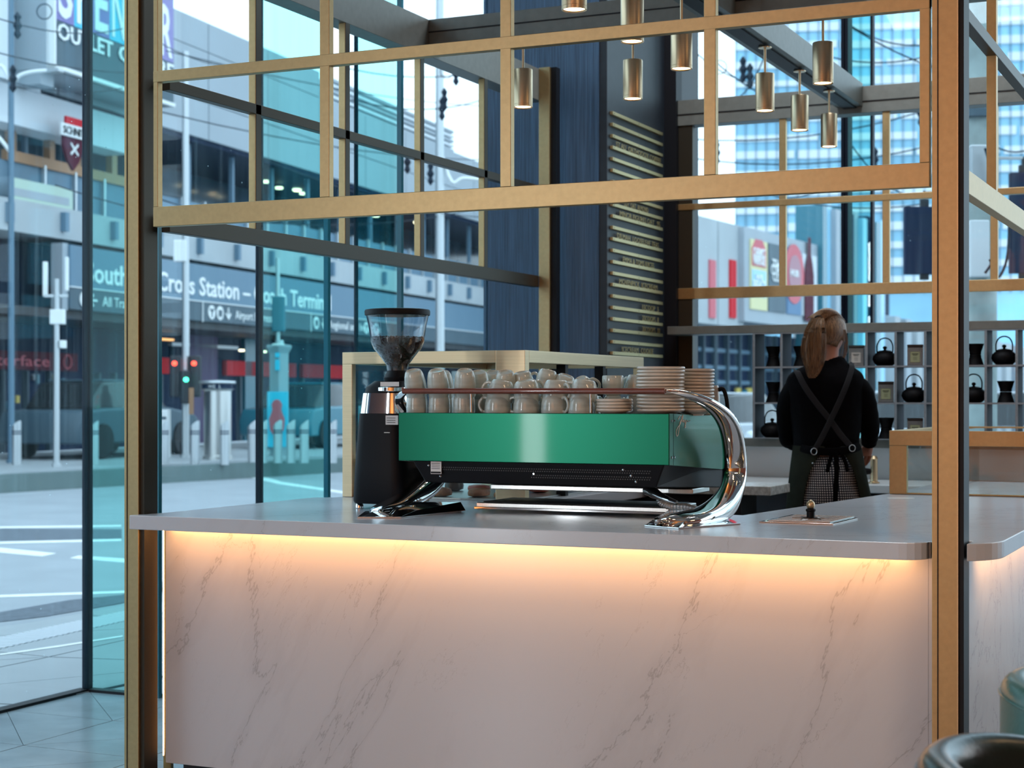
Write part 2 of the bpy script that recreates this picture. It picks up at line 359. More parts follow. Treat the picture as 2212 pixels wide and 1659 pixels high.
for t in tri_field([-4.93+i*.56 for i in range(8)], [2.35+j*.54 for j in range(8)], .0, lambda x, y: True, 11):
    b = bmesh.new(); jit = lambda p: p
    prism(b, shrink(t, .004), -.004, .0); obj('floor_tile', b, M['tile'], floor)
struct(obj('floor', box(-.9, 7, 2.35, 6.11, -.3, 0), M['tile']), 'floor under the seating')
struct(obj('floor', box(-4.93, 7, -6, 2.35, -.3, 0), M['tile']), 'floor behind the camera')
# kerb-side asphalt strip, painted lines and ribbed drain from the photograph's ground points
def ground_patch(name, pts, m, z, label=None, parent=None):
    b = bmesh.new(); prism(b, [tuple(atz(px, py, z)[:2]) for px, py in pts], z-.02, z)
    return struct(obj(name, b, m, parent), label)
def gp(name, quad, m, z=-.008): return ground_patch(name, quad, m, z, None, road)
gp('asphalt_strip', [(-140,1361),(0,1343),(100,1331),(262,1303),(400,1262),(400,1240),(262,1285),(150,1296),(0,1322),(-140,1338)], M['asphalt_dark'])
gp('asphalt_strip', [(-140,1172),(263,1163),(263,1143),(-140,1140)], M['asphalt_dark'], -.010)
for q in ([(-140,1291),(0,1290),(262,1281),(400,1271),(400,1267),(262,1276),(0,1285),(-140,1287)],
          [(-140,1176),(0,1174),(262,1168),(262,1164),(0,1170),(-140,1171)],
          [(0,1193),(92,1201),(121,1195),(0,1183),(-60,1178),(-60,1188)],
          [(152,1205),(262,1214),(340,1220),(340,1212),(262,1206),(170,1200)],
          [(-140,1143),(262,1137),(262,1134),(-140,1139)],
          [(540,1031),(600,1045),(745,1066),(745,1062),(610,1041),(575,1031)]):
    gp('road_line', q, M['paint'])
# tactile ribbed strip
pts0, pts1 = atz(-60,1405,0), atz(420,1300,0)
d = (pts1-pts0); L = d.length; d.normalize(); nrm = Vector((-d.y, d.x, 0)); nb = int(L/.055)
base = bmesh.new()
for k in range(nb):
    p = pts0+d*(k*.055); pr = [p+nrm*.13, p+d*.028+nrm*.13, p+d*.075-nrm*.13, p+d*.047-nrm*.13]
    prism(base, [(v.x, v.y) for v in pr], -.006, .010)
o = struct(obj('drain_grating', base, M['cladding_white'], pavement)); o['kind'] = 'stuff'
b = bmesh.new(); q = [atz(0,1418,0), atz(130,1400,0), atz(265,1378,0), atz(265,1375,0), atz(130,1396,0), atz(0,1415,0)]
prism(b, [(v.x, v.y) for v in q], -.004, .007); struct(obj('paving_strip', b, M['paint'], pavement))
# raised tram platform / far pavement
pk = bmesh.new(); prism(pk, [(-17.6, 2), (-15.1, 60), (-24, 60), (-22.0, 2)], -.05, .235)
plat = struct(obj('pavement', pk, M['pave']), 'raised far pavement with dark kerb across the road')
ka, kb = atz(-60, 1068, -.01), atz(760, 1018, -.01); dd = (kb-ka).normalized(); nn = Vector((dd.y, -dd.x, 0))
kbm = bmesh.new(); prism(kbm, [tuple((ka-dd*16+nn*.1)[:2]), tuple((kb+dd*12+nn*.1)[:2]), tuple((kb+dd*12-nn*.12)[:2]), tuple((ka-dd*16-nn*.12)[:2])], -.05, .245)
struct(obj('kerb', kbm, M['kerb'], plat))

# sawtooth glass wall: corners on the floor
SAW = [(-4.93, 3.0), (-4.93, 6.11), (-4.52, 6.11), (-4.52, 6.91), (-4.13, 6.91), (-4.13, 7.18), (-3.88, 7.18), (-3.88, 8.15)]
def glass_run(name, p, q, m, label):
    w = struct(obj(name, bmesh.new(), None), label)
    p = Vector((*p, 0)); q = Vector((*q, 0)); dv = (q-p).normalized(); n = Vector((-dv.y, dv.x, 0))*.006
    b = bmesh.new(); prism(b, [tuple(v[:2]) for v in (p+n, q+n, q-n, p-n)], 0.0, ROOF)
    obj('pane', b, m, w); return w
labels = ['tall clear glass pane beside the entrance floor', 'teal glass return pane behind the bronze post', 'clear glass pane with station name seen through', 'teal glass return pane over the information pylon', 'narrow clear glass pane behind grinder', 'teal glass pane above the grinder', 'clear glass pane next to the blue timber wall']
for i in range(7):
    glass_run('window_%d' % (i+1), SAW[i], SAW[i+1], M['teal_pane'] if i % 2 else M['pane'], labels[i])
def mull(x, y, w, m='mullion', z1=ROOF, name='trim_1', lab=None):
    return struct(obj(name, box(x-w/2, x+w/2, y-w/2, y+w/2, 0, z1), M[m], None, .004), lab)
mull(-4.93, 6.125, .036, lab='thick navy mullion at the glass corner by the entrance')
mull(-4.525, 6.92, .030, name='trim_2', lab='navy mullion dividing the station sign')
mull(-4.135, 7.185, .018, name='trim_3', lab='thin navy mullion above the grinder')
for i, (x, y) in enumerate(((-4.13, 6.90), (-3.88, 7.17), (-4.52, 6.10))):
    struct(obj('trim_%d' % (4+i), box(x-.012, x+.012, y-.012, y+.012, 0, ROOF), M['teal_dark']), 'thin teal glass edge joint')
struct(obj('trim_7', box(-4.96, -4.90, 3.0, 6.11, -.002, .012), M['black']), 'black floor channel under the clear glass')
struct(obj('trim_8', box(-4.93, -4.52, 6.09, 6.14, -.002, .012), M['black']), 'black floor channel under the teal glass')

# blue-black timber wall and the column carrying the menu board
struct(obj('wall_back', box(-3.90, -3.235, 8.15, 8.35, 0, ROOF), M['blue_wall']), 'blue black stained timber wall panel')
struct(obj('wall_back', box(-3.235, -3.20, 8.17, 8.35, 0, ROOF), M['black']), 'black recess beside the menu column')
colw = struct(obj('wall_menu', box(-3.40, -3.19, 8.16, 9.06, 0, ROOF), M['menu_wall'], None, .003), 'dark column face carrying the menu rails')
struct(obj('wall_back', box(-3.40, -3.12, 9.06, 9.16, 0, ROOF), M['black']), 'black jamb between menu column and rear window')
# beyond the kiosk: upper timber panel with joint lines
# rear glass wall
def pane(name, a, label, m='pane'):
    w = struct(obj(name, bmesh.new(), None), label); obj('pane', box(*a), M[m], w); return w
pane('window_8', (-3.40, -2.43, 10.30, 10.31, 0, ROOF), 'clear rear glass behind the shelving')
pane('window_9', (-2.43, -2.275, 10.30, 10.31, 0, ROOF), 'teal rear glass strip behind the barista', 'teal_pane')
pane('window_10', (-2.275, 3.2, 10.30, 10.31, 0, ROOF), 'clear rear glass behind the kettles')
struct(obj('trim_9', box(-2.455, -2.437, 10.24, 10.36, 0, ROOF), M['mullion'], None), 'navy mullion behind the barista')
struct(obj('trim_10', box(-2.430, -2.412, 10.24, 10.36, 0, ROOF), M['mullion'], None), 'navy mullion twin behind the barista')
struct(obj('trim_11', box(-2.283, -2.268, 10.28, 10.34, 0, ROOF), M['mullion'], None), 'thin mullion edging the rear teal strip')
struct(obj('wall_back', box(-3.42, -3.40, 9.06, 10.31, 0, ROOF), M['blackpanel']), 'dark return wall behind the column')
# ceiling and side wall of the cafe (out of frame, they shape the daylight)
struct(obj('ceiling', box(-4.95, 7, -6, 10.4, ROOF, ROOF+.2), mat('ceiling plaster', (.35,.35,.36), .8)), 'grey ceiling')
struct(obj('wall_right', box(7, 7.2, -6, 10.4, 0, ROOF), mat('wall plaster', (.36,.11,.065), .7)), 'plain right wall')  # reddish colour put in for the reflection on the right rail
struct(obj('wall_left', box(-5.1, -4.93, -6, 3.0, 0, ROOF), M['blue_wall']), 'wall left of the seating')
struct(obj('wall_front', box(-5, 7, -6.2, -6, 0, ROOF), mat('warm timber wall', (.62,.27,.085), .6)), 'wall behind the seating')  # orange put in so the bronze frame reflects warm light

# ================================================================ THE KIOSK FRAME (bronze)
kiosk = thing('kiosk_frame', 'bronze metal gridded canopy frame standing over the coffee counter', 'frame', (-2.2, 6.5, 0))
BR = M['brass']
def part(name, a, m=BR, bevel=.0015, parent=kiosk, label=None):
    o = obj(name, box(*a), m, parent, bevel)
    if label: o['label'] = label
    return o
ZB0, ZB1, ZM0, ZM1, ZT0, ZT1 = 1.917, 1.985, 2.412, 2.450, 2.89, 3.05
# corner posts
def post(x0, x1, y0, y1, z0=0, z1=3.05):
    part('post', (x0, x1, y0, y1, z0, z1), BR)
post(-3.625, -3.565, 4.70, 4.705+.075); part('post_groove', (-3.614, -3.611, 4.6985, 4.702, 0, 3.05), M['black'], 0)
part('post_side', (-3.565, -3.548, 4.71, 4.785, 0, 3.05), M['brass_dark'], 0)  # dark skin paints the shade on the post's right side
post(-.872, -.800, 4.695, 4.775); part('post_groove', (-.857, -.854, 4.6935, 4.697, 0, 3.05), M['black'], 0)
part('post_groove', (-.803, -.8005, 4.6935, 4.697, 0, 3.05), M['brass_bright'], 0)  # bright strip paints the highlight along the post edge
part('post_side', (-.800, -.786, 4.70, 4.785, 0, 3.05), M['black'], 0)  # black skin paints this post's shaded right side
post(-3.50, -3.44, 7.98, 8.04)
part('post', (-3.44, -3.41, 8.00, 8.05, 0, 3.05), M['black'], 0, label='black shadow post at the rear left corner')  # black box paints the shade of the gap beside the post
post(-.86, -.80, 9.09, 9.15)
# front frame
FY0, FY1 = 4.705, 4.735
FXv = [-3.507, -2.845, -2.195, -1.535, -.908]
part('bottom_rail', (-3.507, -.880, FY0, FY1, ZB0, ZB1)); part('middle_rail', (-3.507, -.880, FY0, FY1, ZM0, ZM1)); part('top_beam', (-3.56, -.80, FY0, FY0+.12, ZT0, ZT1))
for i, x in enumerate(FXv):
    w = (.018, .036, .036, .036, .028)[i]; part('upright', (x, x+w, FY0+.001, FY1-.001, ZB1, ZT0))
# left side frame
LX0, LX1 = -3.535, -3.50
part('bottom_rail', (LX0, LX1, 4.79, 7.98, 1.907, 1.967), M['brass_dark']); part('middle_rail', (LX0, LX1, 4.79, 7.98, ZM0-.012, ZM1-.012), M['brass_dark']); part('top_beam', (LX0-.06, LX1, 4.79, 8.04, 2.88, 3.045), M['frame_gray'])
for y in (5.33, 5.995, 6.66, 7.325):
    part('upright', (LX0+.002, LX1-.002, y, y+.035, 1.967, 2.88)); part('upright_side', (LX1-.002, LX1, y+.001, y+.035, 1.967, 2.88), M['brass_dark'], 0)  # thin dark skins paint the shade on the uprights' inner faces
# right side frame
RX0, RX1 = -.842, -.808
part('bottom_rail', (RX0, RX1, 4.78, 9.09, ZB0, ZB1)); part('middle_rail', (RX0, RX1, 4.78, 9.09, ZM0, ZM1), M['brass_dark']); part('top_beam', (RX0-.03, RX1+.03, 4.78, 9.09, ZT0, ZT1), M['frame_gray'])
for y in (5.44, 6.74, 8.04): part('upright', (RX0+.002, RX1-.002, y, y+.035, ZB1, ZT0))
# rear frame
part('bottom_rail', (-3.12, -.86, 9.095, 9.135, 1.895, 1.957)); part('middle_rail', (-3.12, -.86, 9.095, 9.135, 2.403, 2.437)); part('top_beam', (-3.12, -.86, 9.09, 9.20, 2.885, 3.03), M['frame_gray'])
part('top_beam_groove', (-3.12, -.86, 9.085, 9.091, 2.945, 2.95), M['black'], 0)
part('upright', (-3.12, -3.035, 9.10, 9.14, 1.12, 2.885), M['brass_dark'])
for x in (-2.53, -1.955, -1.385): part('upright', (x, x+.038, 9.10, 9.13, 1.957, 2.885))
# roof cross beams that carry the pendants
part('cross_beam', (-3.5, -.84, 6.74, 6.86, 2.912, 3.045), M['frame_gray']); part('beam_groove', (-3.5, -.84, 6.736, 6.741, 2.985, 2.99), M['black'], 0)
part('cross_beam', (-2.20, -2.06, 4.83, 6.74, 2.92, 3.045), M['frame_gray']); part('cross_beam', (-2.20, -2.06, 6.86, 9.09, 2.92, 3.045), M['frame_gray'])
part('light_channel', (-2.165, -2.095, 4.83, 6.74, 2.912, 2.921), M['black'], 0); part('light_channel', (-2.165, -2.095, 6.86, 9.09, 2.912, 2.921), M['black'], 0)

# ================================================================ COUNTER
# worktop outline, counter-clockwise seen from above
def arc(cx, cy, r, a0, a1, n=8): return [(cx+r*math.cos(math.radians(a0+(a1-a0)*i/n)), cy+r*math.sin(math.radians(a0+(a1-a0)*i/n))) for i in range(n+1)]
top_poly = [(-3.575, 4.665), (-3.568, 4.655)] + arc(-.955, 4.725, .07, -90, 0, 5) + [(-.880, 4.725), (-.880, 4.793), (-.778, 4.793), (-.778, 4.705)] + arc(-.90, 4.85, .20, -52, 0, 6) + \
    [(-.70, 8.25), (-1.46, 8.25), (-1.475, 7.12), (-1.665, 5.53), (-2.60, 5.57), (-2.60, 7.28), (-3.46, 7.28), (-3.46, 5.84), (-3.535, 5.80), (-3.535, 4.795), (-3.575, 4.69)]
cb = bmesh.new(); prism(cb, top_poly, .882, .930)
worktop = tag(obj('worktop', cb, M['counter'], None, .004), 'continuous grey stone worktop with a rounded corner under the coffee machine', 'worktop')
cabinet = thing('service_counter', 'white veined stone counter front glowing orange under its worktop', 'counter', (-2.2, 4.9, 0))
obj('front_panel', box(-3.525, -.90, 4.80, 4.84, .060, .882), M['marble'], cabinet, .002)
obj('side_panel', box(-.835, -.80, 4.87, 8.2, .085, .882), M['marble'], cabinet, .002)
obj('side_panel', box(-.90, -.835, 4.80, 4.87, .085, .882), M['marble'], cabinet)
o = obj('reveal_strip', box(-3.560, -3.528, 4.835, 4.85, .03, .882), M['brass'], cabinet); o['label'] = 'bronze reveal strip lit orange'
obj('plinth', box(-3.5, -.90, 4.87, 4.90, 0, .085), M['blackpanel'], cabinet)
obj('carcass', box(-3.45, -2.62, 5.5, 7.2, .02, .88), M['blackpanel'], cabinet); obj('carcass', box(-3.45, -.95, 4.87, 5.45, .09, .88), M['blackpanel'], cabinet)
obj('carcass', box(-1.42, -.85, 5.46, 8.15, .02, .88), M['blackpanel'], cabinet)
o = obj('led_strip', box(-3.50, -.95, 4.775, 4.783, .873, .881), M['led'], cabinet); o['label'] = 'warm glowing light strip under the overhang'
obj('led_strip', box(-.765, -.757, 4.95, 8.1, .873, .881), M['led'], cabinet)
obj('led_strip', box(-3.5475, -3.5445, 4.815, 4.819, .08, .88), M['led'], cabinet)
# light thrown by those strips
area('led_strip_light', (-2.22, 4.705, .878), (math.radians(24), 0, 0), 2.6, .03, 4.4, (1.0, .45, .16))
area('led_strip_light', (-.722, 6.55, .878), (0, math.radians(24), 0), .02, 3.1, 5.0, (1.0, .48, .19))
area('led_strip_light', (-3.542, 4.80, .48), (math.radians(90), 0, math.radians(20)), .01, .78, .8, (1.0, .45, .14))

# ================================================================ ESPRESSO MACHINE
mach = thing('espresso_machine', 'green and chrome espresso machine with a red timber cup rail', 'coffee machine', (-2.23, 5.25, .93))
MXL, MXR, MY = -2.712, -1.745, 5.0
b = bmesh.new(); prism(b, [(MXL, MY), (MXR, MY), (MXR, MY+.004), (MXL, MY+.004)], 1.118, 1.281); o = obj('back_panel', b, M['green'], mach, .002); o['label'] = 'bright green back panel'
def hexa(pts):  # pts: 8 points bottom4, top4
    b = bmesh.new(); v = [b.verts.new(p) for p in pts]
    for f in ((0,1,2,3),(7,6,5,4),(0,4,5,1),(1,5,6,2),(2,6,7,3),(3,7,4,0)): b.faces.new([v[i] for i in f])
    return b
for xs, xo in ((MXR, .004), (MXL, -.004)):
    x0, x1 = xs-xo, xs
    o = obj('side_panel', hexa([(x0,MY+.004,1.118),(x1,MY+.004,1.118),(x1,5.61,1.080),(x0,5.61,1.080),(x0,MY+.004,1.281),(x1,MY+.004,1.281),(x1,5.61,1.270),(x0,5.61,1.270)]), M['green'], mach, .0015)
    if xo > 0:
        o['label'] = 'darker green side panel with a handwritten signature'
        for yy, zz in ((5.025,1.258),(5.05,1.258),(5.025,1.142),(5.05,1.142)):
            bb = bmesh.new(); lathe(bb, [(.0045,0),(.0045,.002),(.003,.003)], 12); obj('screw', bb, M['chrome'], o, M=Matrix.Translation((x1,yy,zz)) @ Matrix.Rotation(PI/2,4,'Y'))
        obj('seam', box(x1, x1+.0006, 5.042, 5.0432, 1.117, 1.282), M['black'], o)
        # signature: joined script strokes
        sg = bmesh.new()
        st = [(0,0),(.012,.012),(.022,.004),(.012,-.012),(.006,-.032),(.001,-.052),(-.008,-.060),(-.012,-.045),(-.002,-.028),(.012,-.018),(.022,.0),(.030,.016),(.027,-.010),(.032,-.004),(.036,-.012),(.041,-.002),(.044,-.012),(.046,-.028),(.041,-.030),(.050,-.010),(.056,-.004),(.062,-.010),(.075,-.006)]
        tube(sg, smoothpts([(x1+.0009, 5.085+u*1.6, 1.262+w*.9) for u, w in st], 3), .0011, 5); obj('signature', sg, M['white'], o)
obj('cup_tray', box(MXL+.006, MXR-.006, MY+.006, 5.60, 1.262, 1.272), M['steel'], mach)
b = hexa([(-2.625,5.03,1.045),(-1.80,5.03,1.045),(-1.735,5.60,1.02),(-2.72,5.60,1.02),(-2.665,5.012,1.118),(-1.765,5.012,1.118),(-1.75,5.60,1.118),(-2.705,5.60,1.118)])
lower = obj('lower_body', b, M['machine_black'], mach, .004)
def onface(x, zf):  # point on the slanted lower front: zf 0 bottom .. 1 top
    return Vector((x, 5.03-.018*zf-.0005, 1.045+.073*zf))
hb = bmesh.new()
for zf in (.62, .72, .34, .44):
    for k in range(96):
        if zf < .5 and not (44 < k < 96): continue
        x = -2.60+k*.0082; p = onface(x+(.004 if zf in (.72,.44) else 0), zf); bx(hb, p.x, p.x+.004, p.y-.0006, p.y, p.z-.0018, p.z+.0018)
o = obj('vent_hole', hb, mat('vent hole', (.05,.055,.06), .6), lower); o['kind'] = 'stuff'
for x, zf in ((-2.605,.80),(-2.59,.55),(-2.565,.30),(-2.22,.5),(-1.905,.76),(-1.88,.5),(-1.865,.24)):
    bb = bmesh.new(); lathe(bb, [(.0035,0),(.0035,.0015),(.002,.0022)], 10); p = onface(x, zf); obj('screw', bb, M['chrome'], lower, M=Matrix.Translation(p) @ Matrix.Rotation(PI/2,4,'X'))
obj('chassis', box(-2.66, -1.80, 5.06, 5.62, 1.118, 1.262), M['machine_black'], mach)
o = obj('group_tray', box(-2.50, -1.76, 5.28, 5.46, 1.012, 1.030), M['steel'], mach, .003); o['label'] = 'steel underside tray'
for x in (-2.40, -2.09, -1.86):
    bb = bmesh.new(); lathe(bb, [(.030,0),(.034,.01),(.034,.05),(.045,.06),(.045,.10)], 20, (x, 5.60, 1.02)); g = obj('group_head', bb, M['chrome'], mach, smooth=True)
    hb = bmesh.new(); tube(hb, [(x,5.63,1.03),(x,5.74,1.02)], [.010,.014], 10); obj('handle', hb, M['wood'], g, smooth=True)
o = obj('drip_tray', box(-2.58, -1.86, 5.33, 5.62, .942, .962), M['steel'], mach, .003); obj('grate', box(-2.56, -1.88, 5.35, 5.60, .962, .965), M['machine_black'], o)
obj('tray_lip', box(-2.585, -1.855, 5.322, 5.33, .938, .948), M['chrome'], mach, .002)
# cup rail
rb = bmesh.new(); tube(rb, [(-2.705, 5.02, 1.354), (-1.765, 5.02, 1.352)], .0108, 12, flat=.9); o = obj('cup_rail', rb, M['wood'], mach, smooth=True); o['label'] = 'red timber cup rail'
for x in (-2.45, -2.02):
    sb = bmesh.new(); tube(sb, [(x, 5.022, 1.352), (x, 5.024, 1.281)], .003, 8); obj('rail_support', sb, M['chrome'], mach, smooth=True)
# chrome legs: blade swept from the rail, over the back and down into a splayed foot
def leg(mirror):
    # px, py on the photo's right-hand leg, distance, half width across, half thickness
    K = [(1432,843,5.31,.007,.007),(1462,846,5.32,.010,.008),(1500,857,5.34,.016,.010),(1535,873,5.39,.024,.012),(1562,895,5.46,.032,.015),(1579,925,5.54,.037,.020),
         (1586,965,5.61,.040,.027),(1588,1010,5.65,.041,.034),(1584,1050,5.63,.042,.039),(1573,1082,5.54,.045,.040),(1548,1106,5.42,.048,.032),(1510,1119,5.30,.050,.024),(1465,1124,5.20,.048,.018),(1425,1130,5.19,.046,.010),(1412,1133,5.19,.044,.005)]
    P = [(atd(a,b_,t), w, h) for a, b_, t, w, h in K]; bmm = bmesh.new(); rings = []
    for i, (p, w, h) in enumerate(P):
        d = (P[min(i+1,len(P)-1)][0]-P[max(i-1,0)][0]).normalized()
        an = math.radians((40,38,35,32,30,29,30,33,37,42,47,52,55,56,56)[i]); side = Vector((math.cos(an), math.sin(an), 0))
        side = (side-d*side.dot(d)).normalized(); nr = side.cross(d).normalized()
        r = ring(p, w, h, 20, side, nr, 2.8)
        if mirror: r = [Vector((-4.457-q.x, q.y, q.z)) for q in r]
        r = [Vector((q.x, q.y, max(q.z, .9305))) for q in r]
        rings.append(r)
    loft(bmm, rings); o = obj('leg', bmm, M['chrome'], mach, smooth=True)
    s = o.modifiers.new('sub', 'SUBSURF'); s.levels = 1; s.render_levels = 2
    f = bmesh.new(); 
    q = [atz(1392,1137,.93), atz(1466,1143,.93), atz(1600,1133,.93), atz(1560,1116,.93), atz(1440,1120,.93)]
    if mirror: q = [Vector((-4.457-v.x, v.y, v.z)) for v in q]
    prism(f, [(v.x, v.y) for v in q], .9303, .9345); obj('foot_plate', f, M['chrome'], o, .001)
    # wedge toe
    t = bmesh.new(); bot = [atz(1394,1137,.93), atz(1466,1142,.93), atz(1530,1127,.93), atz(1440,1119,.93)]
    tp = [bot[0]*.72+bot[3]*.28+Vector((.012,.0,.020)), bot[1]*.72+bot[2]*.28+Vector((-.004,.004,.022)), bot[2]+Vector((0,0,.036)), bot[3]+Vector((.02,0,.034))]
    pts = [v+Vector((0,0,.004)) for v in bot]+tp
    if mirror: pts = [Vector((-4.457-v.x, v.y, v.z)) for v in pts]
    obj('toe', hexa([tuple(v) for v in pts]), M['chrome'], o, .0015)
leg(False); leg(True)
hs = bmesh.new(); hp = smoothpts([atd(1424,1068,5.55), atd(1428,1085,5.55), atd(1450,1094,5.54), atd(1485,1096,5.5), atd(1515,1104,5.45), atd(1535,1108,5.42)], 10)
tube(hs, hp, [.0115+.0013*(i % 2) for i in range(len(hp))], 12); o = obj('hose', hs, M['galv'], mach, smooth=False); o['label'] = 'braided drain hose'
sp = bmesh.new(); tube(sp, smoothpts([atd(1400,1058,5.5), atd(1432,1075,5.4), atd(1462,1086,5.35)], 4), [.020,.018,.018,.014,.012,.011,.009,.008,.007][:9], 12); obj('hose_clamp', sp, M['chrome'], mach, smooth=True)
rs = obj('rating_label', box(-2.600+.005, -2.555, 5.0105, 5.012, 1.075, 1.117), M['sticker'], mach)
for k in range(4): obj('print_line', box(-2.592, -2.560, 5.0098, 5.0105, 1.110-k*.006, 1.1115-k*.006), M['black'], rs)
obj('print_line', box(-2.594, -2.557, 5.0098, 5.0105, 1.077, 1.083), M['black'], rs)

# ================================================================ GRINDER
GC = Vector((-2.945, 5.38, .93))
gr = thing('coffee_grinder', 'tall black coffee grinder with a clear hopper half full of beans', 'grinder', GC)
def rr(z, w, d, cy=0, cx=0, p=5): return ring((GC.x+cx, GC.y+cy, GC.z+z), w/2, d/2, 28, p=p)
b = bmesh.new(); loft(b, [rr(.020,.215,.25), rr(.03,.222,.26), rr(.15,.212,.25), rr(.30,.190,.235), rr(.345,.182,.23)]); obj('body', b, M['machine_black'], gr, smooth=True)
b = bmesh.new(); loft(b, [rr(.345,.178,.224), rr(.418,.164,.205)]); o = obj('collar', b, M['chrome'], gr, smooth=True); o['label'] = 'polished chrome band'
b = bmesh.new(); loft(b, [rr(.418,.160,.20,p=4), rr(.440,.155,.19,p=3.5), rr(.462,.125,.15,.0,.01,3)]); obj('head', b, M['machine_black'], gr, smooth=True)
HX, HYY = GC.x+.022, GC.y
b = bmesh.new(); lathe(b, [(.052,.424),(.056,.426),(.056,.438),(.052,.440)], 32, (HX+.02, GC.y-.07, GC.z)); dial = obj('adjustment_dial', b, M['chrome'], gr, smooth=True)
obj('dial_scale', box(HX+.0, HX+.075, GC.y-.1275, GC.y-.1262, GC.z+.442, GC.z+.458), M['sticker'], dial)
b = bmesh.new(); lathe(b, [(.046,.455),(.050,.475),(.040,.492),(.038,.50)], 28, (HX, HYY, GC.z)); obj('hopper_neck', b, M['machine_black'], gr, smooth=True)
b = bmesh.new()
prof = [(.037,.495),(.040,.52),(.062,.55),(.085,.578),(.098,.605),(.101,.63),(.106,.665),(.114,.700)]
loft(b, [ring((HX,HYY,GC.z+z), r, r, 36) for r, z in prof]+[ring((HX,HYY,GC.z+z), r-.003, r-.003, 36) for r, z in prof[::-1]], False); obj('hopper', b, M['hopper'], gr, smooth=True)
b = bmesh.new(); lathe(b, [(.112,.700),(.119,.702),(.120,.716),(.117,.722),(.10,.7245),(.001,.7245)], 36, (HX,HYY,GC.z)); obj('hopper_lid', b, M['machine_black'], gr, smooth=True)
b = bmesh.new(); lathe(b, [(.033,.50),(.036,.52),(.058,.552),(.081,.580),(.094,.607),(.094,.618),(.05,.622),(.001,.622)], 28, (HX,HYY,GC.z)); bn = obj('bean_fill', b, M['bean'], gr, smooth=True)
b = bmesh.new(); rnd = random.Random(3)
for k in range(900):
    z = rnd.uniform(.515,.622) if k < 720 else .622; a = rnd.uniform(0, 2*PI)
    r = next((r0+(r1-r0)*(z-z0)/(z1-z0) for (r0,z0),(r1,z1) in zip([(.033,.50),(.036,.52),(.058,.552),(.081,.580),(.094,.607)],[(.036,.52),(.058,.552),(.081,.580),(.094,.607),(.094,.63)]) if z0 <= z <= z1), .094)
    if k >= 720: r = .094*math.sqrt(rnd.random())
    c = Vector((HX+r*math.cos(a), HYY+r*math.sin(a), GC.z+z)); q = Matrix.Rotation(rnd.uniform(0,6),4,Vector((rnd.random(),rnd.random(),rnd.random())).normalized())
    vs = [b.verts.new(c+(q @ Vector(v))) for v in ((.0055,0,0),(-.0055,0,0),(0,.0038,0),(0,-.0038,0),(0,0,.003),(0,0,-.003))]
    for f in ((0,2,4),(2,1,4),(1,3,4),(3,0,4),(2,0,5),(1,2,5),(3,1,5),(0,3,5)): b.faces.new([vs[i] for i in f])
o = obj('coffee_beans', b, M['bean'], gr, smooth=True); o['kind'] = 'stuff'
for dx in (-.085, .085):
    b = bmesh.new(); lathe(b, [(.012,0),(.014,.002),(.014,.012),(.010,.020)], 16, (GC.x+dx, GC.y-.09, GC.z+.0003)); obj('foot', b, M['chrome'], gr, smooth=True)
lb = obj('sticker', box(GC.x+.040, GC.x+.09, GC.y-.1215, GC.y-.119, GC.z+.305, GC.z+.338), M['sticker'], gr)
for k in range(3): obj('print_line', box(GC.x+.045, GC.x+.08, GC.y-.1222, GC.y-.1215, GC.z+.312+k*.008, GC.z+.314+k*.008), M['black'], lb)
obj('status_light', box(GC.x+.035, GC.x+.058, GC.y-.124, GC.y-.122, GC.z+.2755, GC.z+.278), M['white'], gr)
b = bmesh.new(); tube(b, smoothpts([(GC.x-.02,GC.y+.02,.936),(GC.x+.02,GC.y-.10,.934),(GC.x+.06,GC.y-.115,.934),(GC.x+.10,GC.y-.10,.934)],4), .0025, 6); obj('power_cord', b, M['black'], gr, smooth=True)
# small second grinder collar seen between hopper and cups
# ================================================================ MUGS AND SAUCERS ON THE MACHINE
ZT = 1.2725
def make_mug(r, h, handle, name='mug'):
    root = thing(name, 'x', 'mug')
    b = bmesh.new()   # stands mouth down: z 0 rim, z h foot
    prof = [(r*.93,0),(r*.985,h*.05),(r,h*.3),(r*.97,h*.55),(r*.88,h*.8),(r*.78,h*.93),(r*.70,h*.985),(r*.66,h),(r*.58,h),(r*.55,h*.965),(.001,h*.955)]
    lathe(b, prof, 32); obj('body', b, M['glaze'], root, smooth=True)
    b = bmesh.new(); loft(b, [ring((0,0,h*1.001), r*.655, r*.655, 28), ring((0,0,h*1.006), r*.65, r*.65, 28), ring((0,0,h*1.006), r*.60, r*.60, 28), ring((0,0,h*1.001), r*.595, r*.595, 28)], False); obj('foot_ring', b, M['saucer'], root, smooth=True)
    if handle:
        b = bmesh.new(); tube(b, smoothpts([(r*.90,0,h*.20),(r*1.25,0,h*.17),(r*1.52,0,h*.38),(r*1.50,0,h*.62),(r*1.22,0,h*.82),(r*.84,0,h*.80)],5), .0052, 8, flat=.8, up=(0,1,0)); obj('handle', b, M['glaze'], root, smooth=True)
    return root
protoA = make_mug(.0375, .090, False); protoB = make_mug(.0455, .072, True); protoC = make_mug(.036, .066, True)
used = {}
def put_mug(proto, px, py, y, label, rz=0, tilt=(0,0), z=None, group='glazed mugs stacked on the machine'):
    p = aty(px, py, y); 
    if z is not None: p.z = z
    rot = (math.radians(tilt[0]), math.radians(tilt[1]), math.radians(rz))
    if proto.name not in used: used[proto.name] = 1; r = proto; r.location = p; r.rotation_euler = rot; r['label'] = label; r['group'] = group
    else: r = dup(proto, p, label, group, rot)
    return r
Y1 = 5.075
